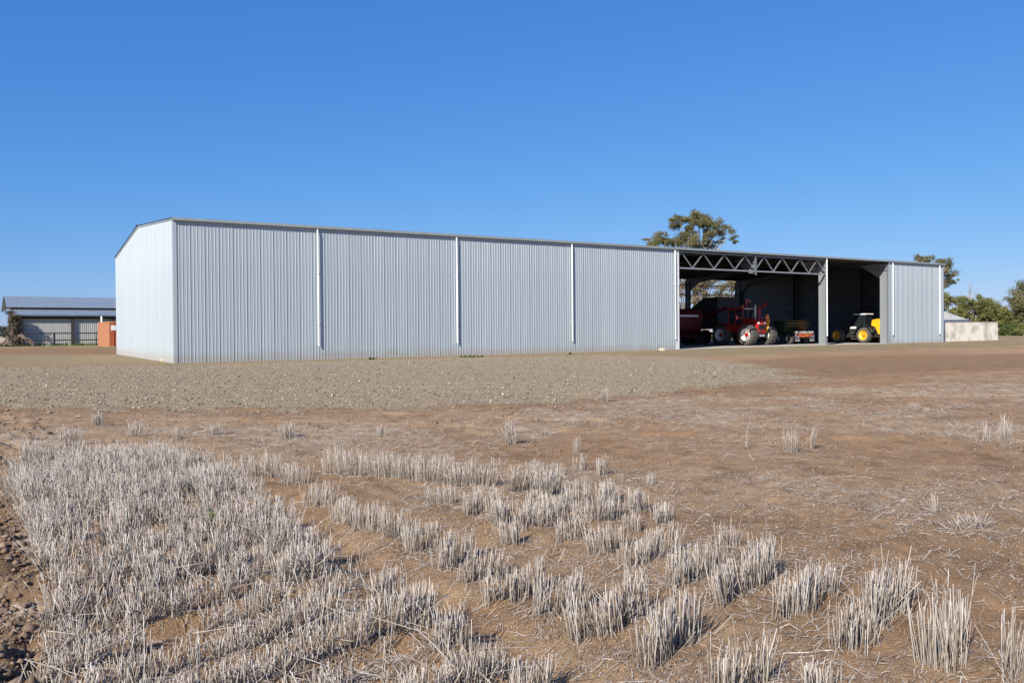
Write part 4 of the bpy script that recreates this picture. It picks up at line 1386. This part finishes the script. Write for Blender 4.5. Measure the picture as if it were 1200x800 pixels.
for (px, py, r, lab) in ((196, 423.4, 0.24, 'tan stone lying against left corner of the big shed'), (776, 410.8, 0.2, 'pale stone at foot of wall beside the open bay')):
    p = gp(px, py)
    bm = bmesh.new()
    bmesh.ops.create_icosphere(bm, subdivisions=2, radius=r)
    for v in bm.verts:
        v.co = Vector((v.co.x * 1.4, v.co.y, v.co.z * 0.75)) * random.uniform(0.85, 1.15)
    me = bpy.data.meshes.new('stone')
    bm.to_mesh(me)
    bm.free()
    me.materials.append(stone_m)
    tag(link('stone', me, None, (p[0], p[1] - 0.1, p[2] + 0.06)), lab, 'stone')

# ------------------------------------------------------------------ straw
STRAW = attr_mat('bleached_straw', 'tint', [(0, (0.17, 0.125, 0.085)), (0.3, (0.31, 0.26, 0.21)), (0.65, (0.43, 0.385, 0.335)), (1, (0.58, 0.54, 0.495))], 0.75, 0.12)


def stems_mesh(name, base, top, rad, tint, bend):
    """three sided tapering stems with a slight bend, all in one mesh"""
    n = len(base)
    rg = np.random.default_rng(n)
    ax = top - base
    L = np.linalg.norm(ax, axis=1)[:, None]
    t = ax / np.maximum(L, 1e-6)
    s = np.cross(t, np.tile([[0.3, 0.9, 0.1]], (n, 1)))
    s /= np.linalg.norm(s, axis=1)[:, None]
    u = np.cross(t, s)
    ph = rg.random(n) * 6.28
    rings = []
    for f, rr in ((0.0, 1.0), (0.55, 0.95), (1.0, 0.8)):
        c = base + ax * f + bend * math.sin(f * math.pi)
        for k in range(3):
            a = ph + k * 2.0944
            rings.append(c + (s * np.cos(a)[:, None] + u * np.sin(a)[:, None]) * (rad * rr)[:, None])
    V = np.stack(rings, 1)
    fs_ = []
    for i in range(2):
        for k in range(3):
            a, b = i * 3 + k, i * 3 + (k + 1) % 3
            fs_ += [(a, b, b + 3), (a, b + 3, a + 3)]
    fs_.append((6, 7, 8))
    fs_ = np.array(fs_)
    Fx = (fs_[None] + 9 * np.arange(n)[:, None, None]).reshape(-1, 3)
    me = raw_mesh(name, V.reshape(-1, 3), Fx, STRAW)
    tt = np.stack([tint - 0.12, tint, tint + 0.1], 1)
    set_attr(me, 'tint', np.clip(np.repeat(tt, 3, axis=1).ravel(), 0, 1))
    return me


def ribbon_mesh(name, c, d, L, w, lift, tint):
    """flat straws and leaf strips lying on the soil"""
    n = len(c)
    rg = np.random.default_rng(n + 1)
    side = np.stack([-d[:, 1], d[:, 0], rg.normal(size=n) * 0.5], 1)
    side /= np.linalg.norm(side, axis=1)[:, None]
    bend = side * (rg.normal(size=n) * 0.08 * L)[:, None]
    pts = []
    for f, zz, bb in ((-0.5, 0.15, 0), (0.0, 1.0, 1), (0.5, 0.3, 0)):
        p = c + d * (L * f)[:, None] + bend * bb
        p = p.copy()
        p[:, 2] = ground_z(p[:, 0], p[:, 1]) + 0.004 + lift * zz + (rg.random(n) < 0.12) * (f + 0.5) * L * 0.35
        pts.append(p)
    V = []
    for p in pts:
        V += [p - side * (w / 2)[:, None], p + side * (w / 2)[:, None]]
    V = np.stack(V, 1)
    fs_ = np.array([(0, 1, 3, 2), (2, 3, 5, 4)])
    Fx = (fs_[None] + 6 * np.arange(n)[:, None, None]).reshape(-1, 4)
    me = raw_mesh(name, V.reshape(-1, 3), Fx, STRAW)
    set_attr(me, 'tint', np.repeat(tint, 6))
    return me


def bed(x, y, h, lean, seed, r0=0.0026, lean_bias=(0, 0)):
    rg = np.random.default_rng(seed)
    n = len(x)
    z = ground_z(x, y) - 0.012
    base = np.stack([x, y, z], 1)
    tilt = rg.normal(size=(n, 2)) * lean[:, None]
    tilt += np.array(lean_bias)
    flop = rg.random(n) < 0.07
    tilt[flop] += np.clip(rg.normal(size=(flop.sum(), 2)), -1.2, 1.2) * 0.6
    hh = h * (0.72 + 0.5 * rg.random(n))
    v = np.concatenate([tilt, np.ones((n, 1))], 1)
    v /= np.linalg.norm(v, axis=1)[:, None]
    top = base + v * hh[:, None]
    rad = r0 * (0.65 + 0.7 * rg.random(n))
    bend = np.concatenate([rg.normal(size=(n, 2)) * 0.02 * hh[:, None], np.zeros((n, 1))], 1)
    return base, top, rad, np.clip(rg.normal(0.52, 0.27, n), 0, 1), bend


# dense standing stubble on the left: one uncountable mass, sown in rows
xs_, ys_ = np.array([p[0] for p in DENSE]), np.array([p[1] for p in DENSE])
s_all = xs_ * ROW_N[0] + ys_ * ROW_N[1]
t_all = xs_ * ROW_D[0] + ys_ * ROW_D[1]
bx, by = [], []
for k in range(int(s_all.min() / ROW_S) - 1, int(s_all.max() / ROW_S) + 2):
    n = int((t_all.max() - t_all.min()) * 310)
    tt = RNG.uniform(t_all.min(), t_all.max(), n)
    ss = k * ROW_S + RNG.normal(0, 0.034, n) + 0.03 * np.sin(tt * 1.1 + k)
    bx.append(ss * ROW_N[0] + tt * ROW_D[0])
    by.append(ss * ROW_N[1] + tt * ROW_D[1])
x, y = np.concatenate(bx), np.concatenate(by)
dd = polydist(x, y, DENSE)
px_, py_ = project(x, y, 0 * x + 0.1)
tuft = fbm(x, y, 6.0, 2, 23)
patch = fbm(x, y, 1.1, 2, 29)
ok = (dd + 0.25 * (patch - 0.5) > 0) & (tuft > 0.34 + 0.14 * (patch < 0.42)) & (px_ > -150) & (px_ < 1300) & (y > 2.4)
x, y = x[ok], y[ok]
dn = len(x)
hh = 0.225 * (0.85 + 0.4 * fbm(x, y, 2.5, 2, 33)) * (0.8 + 0.25 * sstep(3.5, 8, y))
edge = sstep(0.5, 0.0, polydist(x, y, DENSE))
lb = np.full(dn, 0.12) + 0.25 * edge * RNG.random(dn) * (x < -1.6)
A_ = bed(x, y, hh * (1 - 0.25 * (fbm(x, y, 1.6, 2, 53) > 0.56)), lb, 41, 0.0021)
q = RNG.random(dn) < 0.42                                            # bent leaf blades
B_ = bed(x[q] + RNG.normal(0, 0.02, q.sum()), y[q] + RNG.normal(0, 0.02, q.sum()), hh[q] * RNG.uniform(0.3, 0.95, q.sum()), np.full(q.sum(), 0.5), 43, 0.0021)
q = RNG.random(dn) < 0.05                                            # straws fallen across the rows
C_ = bed(x[q], y[q], RNG.uniform(0.12, 0.4, q.sum()), np.full(q.sum(), 2.2), 47, 0.0023)
C_[0][:, 2] += RNG.uniform(0.0, 0.14, q.sum())
C_[1][:, 2] = np.maximum(C_[1][:, 2], C_[0][:, 2] - 0.01)
me = stems_mesh('stubble', *[np.concatenate(z_) for z_ in zip(A_, B_, C_)])
tag(link('stubble', me), 'dense standing straw stubble in close rows at lower left', None, None, 'stuff')

# countable stubble clumps, each a thing: (left base px, py, right base px, py, height px, fullness)
CLUMPS = {
    'track': [(388, 608, 440, 624, 36, 1), (445, 624, 484, 632, 42, 1), (474, 647, 515, 641, 40, 1), (510, 667, 553, 655, 44, 1), (536, 684, 590, 672, 42, .9), (567, 710, 612, 700, 46, 1), (604, 704, 640, 686, 44, .8)],
    'front': [(620, 725, 690, 712, 52, 1), (672, 754, 758, 722, 60, 1.1), (748, 787, 812, 745, 75, 1.1), (835, 822, 896, 797, 72, .9), (598, 818, 642, 810, 58, .9), (942, 822, 976, 815, 55, .9), (1184, 806, 1220, 784, 88, 1), (1085, 783, 1130, 776, 98, 1.1)],
    'mid': [(655, 638, 692, 630, 32, 1), (693, 652, 740, 640, 38, 1), (735, 669, 797, 647, 42, 1.1), (785, 692, 842, 668, 50, 1.1), (842, 642, 866, 638, 32, .6), (843, 712, 915, 670, 58, 1.2), (918, 730, 962, 712, 60, 1.1),
            (962, 702, 978, 690, 46, .7), (990, 764, 1022, 755, 60, 1), (1020, 737, 1058, 715, 72, 1.1)],
    'back': [(600, 577, 632, 572, 32, 1), (633, 582, 658, 577, 34, 1), (665, 592, 691, 590, 30, .9), (705, 592, 726, 588, 26, .8), (742, 602, 760, 598, 28, .6), (610, 620, 660, 612, 32, 1), (772, 615, 786, 610, 26, .5), (758, 569, 768, 568, 18, .5),
             (580, 616, 604, 610, 32, .9), (545, 602, 576, 600, 28, .8), (700, 558, 713, 556, 24, .6), (671, 553, 686, 552, 22, .5), (640, 607, 668, 600, 28, .8), (700, 612, 728, 606, 26, .7), (498, 590, 532, 592, 24, .6), (556, 588, 588, 588, 22, .6), (620, 600, 640, 598, 24, .6), (672, 612, 694, 608, 24, .6), (735, 625, 752, 622, 22, .5), (588, 640, 612, 636, 30, .7)],
    'hedge': [(380, 556, 430, 558, 32, 1), (430, 558, 480, 562, 32, 1), (480, 564, 530, 566, 32, 1), (530, 568, 582, 570, 30, 1), (283, 557, 325, 560, 28, .9), (325, 566, 357, 568, 26, .8), (358, 590, 387, 592, 28, .9)],
    'far': [(108, 499, 123, 498, 13, .6), (146, 511, 169, 511, 15, .6), (66, 522, 96, 521, 18, .8), (325, 513, 351, 512, 15, .7), (592, 521, 606, 520, 25, .7), (671, 531, 681, 530, 15, .4), (704, 471, 713, 470, 13, .4), (200, 515, 216, 514, 12, .4), (240, 510, 262, 509, 12, .5), (440, 512, 455, 511, 12, .4)],
    'right': [(920, 531, 939, 530, 31, .8), (946, 526, 956, 525, 26, .7), (1172, 524, 1187, 521, 39, .8), (1146, 517, 1157, 514, 27, .4), (1060, 482, 1075, 480, 11, .5), (1090, 599, 1097, 597, 22, .5), (1110, 622, 1157, 618, 24, .7), (1082, 484, 1092, 483, 8, .3)],
}
LABELS = {
    'track': 'pale straw stubble clump in the line edging bare wheel track',
    'front': 'tall stubble clump on bare soil at front edge right of the wheel track',
    'mid': 'full stubble clump in the slanting rows right of centre',
    'back': 'small stubble clump in the loose rows beyond the wheel track',
    'hedge': 'stubble clump in the hedge-like row between track and reddish soil',
    'far': 'little straw tuft on the reddish soil below the gravel',
    'right': 'lone straw tuft standing on open soil in the right field',
}
SPECIAL = {('front', 7): 'tallest stubble clump with long stray stalks at lower right', ('front', 6): 'stubble clump cut off by right edge of the picture', ('front', 2): 'tall narrow stubble clump with dark shadow at bottom centre',
           ('right', 0): 'wider of two straw tufts side by side on open soil', ('right', 1): 'narrower of two straw tufts side by side on open soil', ('right', 2): 'tall white straw tuft near right edge of the field',
           ('right', 3): 'thin sparse tuft left of the tall white straw tuft', ('right', 6): 'flattened leaning straw tuft near right edge', ('right', 5): 'small upright tuft left of the flattened leaning one',
           ('right', 4): 'low distant tuft near the red dirt strip on the right', ('right', 7): 'lowest faint tuft beside the low distant one on the right',
           ('far', 4): 'tallest tuft on reddish soil in the middle distance', ('far', 6): 'tiny tuft just below the right part of the gravel',
           ('front', 3): 'tall clump with splayed left stems at bottom right of centre', ('front', 4): 'stubble clump at bottom edge just right of the wheel track', ('front', 5): 'short pale clump at the bottom edge far right of centre',
           ('front', 0): 'wide stubble clump with combed over top right of the track', ('front', 1): 'longest front stubble clump with loose stems fanned on its left',
           ('mid', 5): 'large double stubble clump right of centre', ('mid', 9): 'tall clump with bent stalk in the straw littered patch at right', ('mid', 8): 'clump just in front of the straw littered patch at right',
           ('mid', 6): 'rounded stubble clump left of the straw littered patch', ('mid', 7): 'thin upright clump behind the rounded one at right', ('mid', 4): 'thin wispy clump behind the slanting rows'}
NAMED = {
    'track': ['farthest clump lining the right side of the bare wheel track', 'second farthest clump lining the bare wheel track', 'middle clump beside a leaning straw on the bare wheel track edge', 'rounded clump with dark shadow in middle of the wheel track line',
              'clump with stems leaning right in the wheel track line', 'nearest full clump lining the bare wheel track', 'nearest clump of the wheel track line, hidden behind its neighbour'],
    'mid': ['narrow clump at upper left of the slanting rows', 'clump second from left in the slanting rows', 'long clump in middle of the slanting rows', 'long clump just left of the large double clump'],
    'back': ['tallest clump at left end of the farthest loose row', 'second clump of the farthest loose row', 'third clump of the farthest loose row', 'fourth, thinner clump of the farthest loose row', 'sparse clump at right end of the farthest loose row', 'wide clump at left of the second loose row',
             'sparse clump alone at right of the second loose row', 'tiny clump standing behind the right end of the loose rows', 'leftmost clump of the loose rows beyond the wheel track', 'clump squeezed between the hedge-like row and loose rows', 'small tuft behind the middle of the loose rows',
             'leaning tuft on bare brown patch behind the loose rows', 'clump in middle of the second loose row', 'short clump near right end of the second loose row', 'thin low clump below right part of the hedge-like row', 'thin short clump right of the thin low one under the hedge-like row', 'small clump filling the gap at left of the loose rows', 'small clump filling the gap in middle of the loose rows', 'wispy clump at front right of the loose rows', 'clump just behind the nearest wheel track clumps'],
    'hedge': ['first clump at left end of the long hedge-like row', 'second clump of the long hedge-like row', 'third clump of the long hedge-like row', 'clump at right end of the long hedge-like row', 'wispy clump at top left where the wheel track begins', 'thin clump between track start and the hedge-like row', 'low clump just in front of left end of the hedge-like row'],
    'far': ['small tuft nearest the gravel at far left', 'wider tuft just right of the far left tuft', 'leftmost low tuft at edge of the dense stubble', 'small tuft on reddish soil above the wheel track start', None, 'thin short tuft in front of the tallest middle distance tuft', None, 'narrow tuft behind right part of the dense stubble', 'second narrow tuft behind right part of the dense stubble', 'small tuft on reddish soil left of the tallest one'],
}
ci = 0
litter_pts = []
for key, rows in CLUMPS.items():
    for i, (xl, yl, xr, yr, hp, full) in enumerate(rows):
        a, b = gp(xl, yl, 0, True), gp(xr, yr, 0, True)
        dep = (a[1] + b[1]) / 2
        seg = np.linalg.norm((b - a)[:2])
        h = hp / F_PX * dep * {'far': 1.25, 'hedge': 1.0, 'back': 1.0}.get(key, 0.89)
        if key == 'right' and i == 6:
            h *= 1.1
        n = int((34 + 225 * seg) * {'hedge': 1.4, 'back': 1.45, 'far': 1.6}.get(key, 1.0) * full * (1 if dep < 9 else 0.8))
        n = max(n, 16)
        t_ = RNG.random(n) if key not in ('right', 'far') else RNG.beta(2.5, 2.5, n)
        ctr = (a + b) / 2
        d2 = (b - a)[:2] / max(seg, 1e-6)
        nrm = np.array([-d2[1], d2[0]])
        off = RNG.normal(0, 0.024 + 0.012 * (key == 'hedge'), n) + (0.05 * RNG.random(n) if key in ('hedge', 'mid', 'back') else 0)
        wob = 0.02 * np.sin(t_ * 9 + i)
        bxy = a[:2] + (b - a)[:2] * t_[:, None] + nrm * (off + wob)[:, None] + RNG.normal(0, 0.008, (n, 2))
        prof_ = 0.72 + 0.33 * fbm(t_ * 5 + ci * 3.7, t_ * 0 + ci, 1, 2, 91)
        lean = np.full(n, 0.07 if key != 'right' else 0.05)
        if key == 'right' and i == 6:
            lean[:] = 0.55
        base, top, rad, tint, bend = bed(bxy[:, 0], bxy[:, 1], h * prof_, lean, 100 + ci, 0.0021, (RNG.normal(0, 0.06), RNG.normal(0, 0.05)))
        spread = (bxy - ctr[:2]) * 0.08
        top[:, :2] += spread * (h / 0.3)
        if key == 'front' and i in (1, 3, 7) or key == 'mid' and i in (8, 9):        # a few long stray stalks
            m_ = 7
            q = RNG.integers(0, n, m_)
            bs = base[q] + RNG.normal(0, 0.02, (m_, 3)) * [1, 1, 0]
            tp = bs + np.concatenate([RNG.normal(0, 0.05, (m_, 2)), (h * RNG.uniform(1.1, 1.4, m_))[:, None]], 1)
            base, top = np.concatenate([base, bs]), np.concatenate([top, tp])
            rad, tint = np.concatenate([rad, np.full(m_, 0.0022)]), np.concatenate([tint, RNG.random(m_)])
            bend = np.concatenate([bend, np.zeros((m_, 3))])
        org = np.array([ctr[0], ctr[1], float(ground_z(ctr[0], ctr[1]))])
        me = stems_mesh('stubble_clump', base - org, top - org, rad, tint, bend)
        o = link('stubble_clump', me, None, org)
        tag(o, SPECIAL.get((key, i)) or NAMED[key][i] or LABELS[key], 'stubble clump')
        o['group'] = {'track': 'clumps along the wheel track', 'front': 'clumps at the front edge', 'mid': 'clumps in the slanting rows', 'back': 'clumps in the loose rows', 'hedge': 'clumps in the hedge-like row', 'far': 'tufts on the reddish soil', 'right': 'tufts in the right field'}[key]
        litter_pts.append((ctr[0], ctr[1], seg, full, dep))
        ci += 1
for (px, py, hp, lab) in ((876, 524, 30, 'single tall dry stalk on open soil in middle of the field'), (1011, 500, 12, 'single short dry stalk far out in the right field')):
    p = gp(px, py)
    h = hp / F_PX * p[1]
    n = 4
    base = np.tile(np.array([[0, 0, -0.02]]), (n, 1)) + RNG.normal(0, 0.012, (n, 3)) * [1, 1, 0]
    top = base + np.concatenate([RNG.normal(0, 0.03, (n, 2)), (h * np.array([1, .75, .5, .3]))[:, None]], 1)
    me = stems_mesh('dry_stalk', base, top, np.full(n, 0.0035), np.full(n, 0.75), np.zeros((n, 3)))
    tag(link('dry_stalk', me, None, (p[0], p[1], float(ground_z(p[0], p[1])))), lab, 'dry stalk')

# loose straw lying about
N = 56000
ang = RNG.uniform(-0.62, 0.62, N * 4)
dst = np.exp(RNG.uniform(math.log(3.2), math.log(32), N * 4))
x, y = np.sin(ang) * dst, np.cos(ang) * dst
den = litter_density(x, y)
ok = RNG.random(N * 4) < den * np.clip(0.25 + 0.03 * dst, 0, 0.8)
x, y = x[ok][:N], y[ok][:N]
ex_x, ex_y = [], []
for cx_, cy_, seg, full, dep in litter_pts:
    if dep < 12:
        k = int(45 * full + 110 * seg)
        ex_x.append(cx_ + RNG.normal(0, 0.14 + seg * 0.35, k))
        ex_y.append(cy_ + RNG.normal(0, 0.13 + seg * 0.2, k))
x, y = np.concatenate([x] + ex_x), np.concatenate([y] + ex_y)
n = len(x)
ta = RNG.uniform(0, 6.28, n)
ta = np.where(RNG.random(n) < 0.35, math.pi / 2 - ROW_A + RNG.normal(0, 0.4, n), ta)
d = np.stack([np.cos(ta), np.sin(ta), np.zeros(n)], 1)
dist_ = np.hypot(x, y)
L = RNG.lognormal(math.log(0.062), 0.65, n)
w = (0.0014 + 0.0026 * RNG.random(n)) * (1 + 0.03 * np.clip(dist_ - 5, 0, 25))
# chaff: short broken bits, everywhere on the near soil
m_ = 130000
ang = RNG.uniform(-0.62, 0.62, m_ * 2)
dst = np.exp(RNG.uniform(math.log(3.2), math.log(20), m_ * 2))
xc, yc = np.sin(ang) * dst, np.cos(ang) * dst
pr_ = 0.16 + 0.84 * np.clip(litter_density(xc, yc) * 1.3, 0, 1)
pr_ *= (0.25 + 1.3 * sstep(0.4, 0.65, fbm(xc, yc, 2.2, 3, 97))) * (1 - 0.6 * sstep(-0.1, 0.2, polydist(xc, yc, TRACK)))
pr_ *= 1 - 0.85 * sstep(-0.5, 0.3, polydist(xc, yc, GRAVEL))
ok = RNG.random(m_ * 2) < pr_ * 0.6
xc, yc = xc[ok][:m_], yc[ok][:m_]
kc = len(xc)
tc_ = RNG.uniform(0, 6.28, kc)
x, y = np.concatenate([x, xc]), np.concatenate([y, yc])
d = np.concatenate([d, np.stack([np.cos(tc_), np.sin(tc_), np.zeros(kc)], 1)])
dc = np.hypot(xc, yc)
L = np.concatenate([L, RNG.lognormal(math.log(0.022), 0.5, kc) * (1 + 0.04 * np.clip(dc - 6, 0, 20))])
w = np.concatenate([w, (0.0012 + 0.0022 * RNG.random(kc)) * (1 + 0.05 * np.clip(dc - 5, 0, 20))])
n = len(x)
me = ribbon_mesh('straw_litter', np.stack([x, y, 0 * x], 1), d, np.clip(L, 0.008, 0.42), w, 0.012 * RNG.random(n), np.clip(RNG.normal(0.42, 0.3, n), 0, 1))
tag(link('straw_litter', me), 'loose pale straw scattered over the brown soil', None, None, 'stuff')
# two green weeds in the stubble
for px, py, lab, r in ((150, 640, 'small green weed in left part of the dense stubble', 0.05), (250, 632, 'small green weed near middle of the dense stubble', 0.06)):
    p = gp(px, py)
    o = thing('green_weed', lab, 'weed', (p[0], p[1], float(ground_z(p[0], p[1]))), 0)
    leaf_cards([(0, 0, 0.10), (0.02, 0.01, 0.16)], [r, r * 0.7], [26, 18], 0.028, leaf_m['green'], 'leaves', o, 0.9, -0.4, 5)
    MB().tube([(0, 0, -0.01), (0.01, 0, 0.1), (0.02, 0.01, 0.18)], [0.004, 0.003, 0.002], 5).build('stem', leaf_m['green'], o)
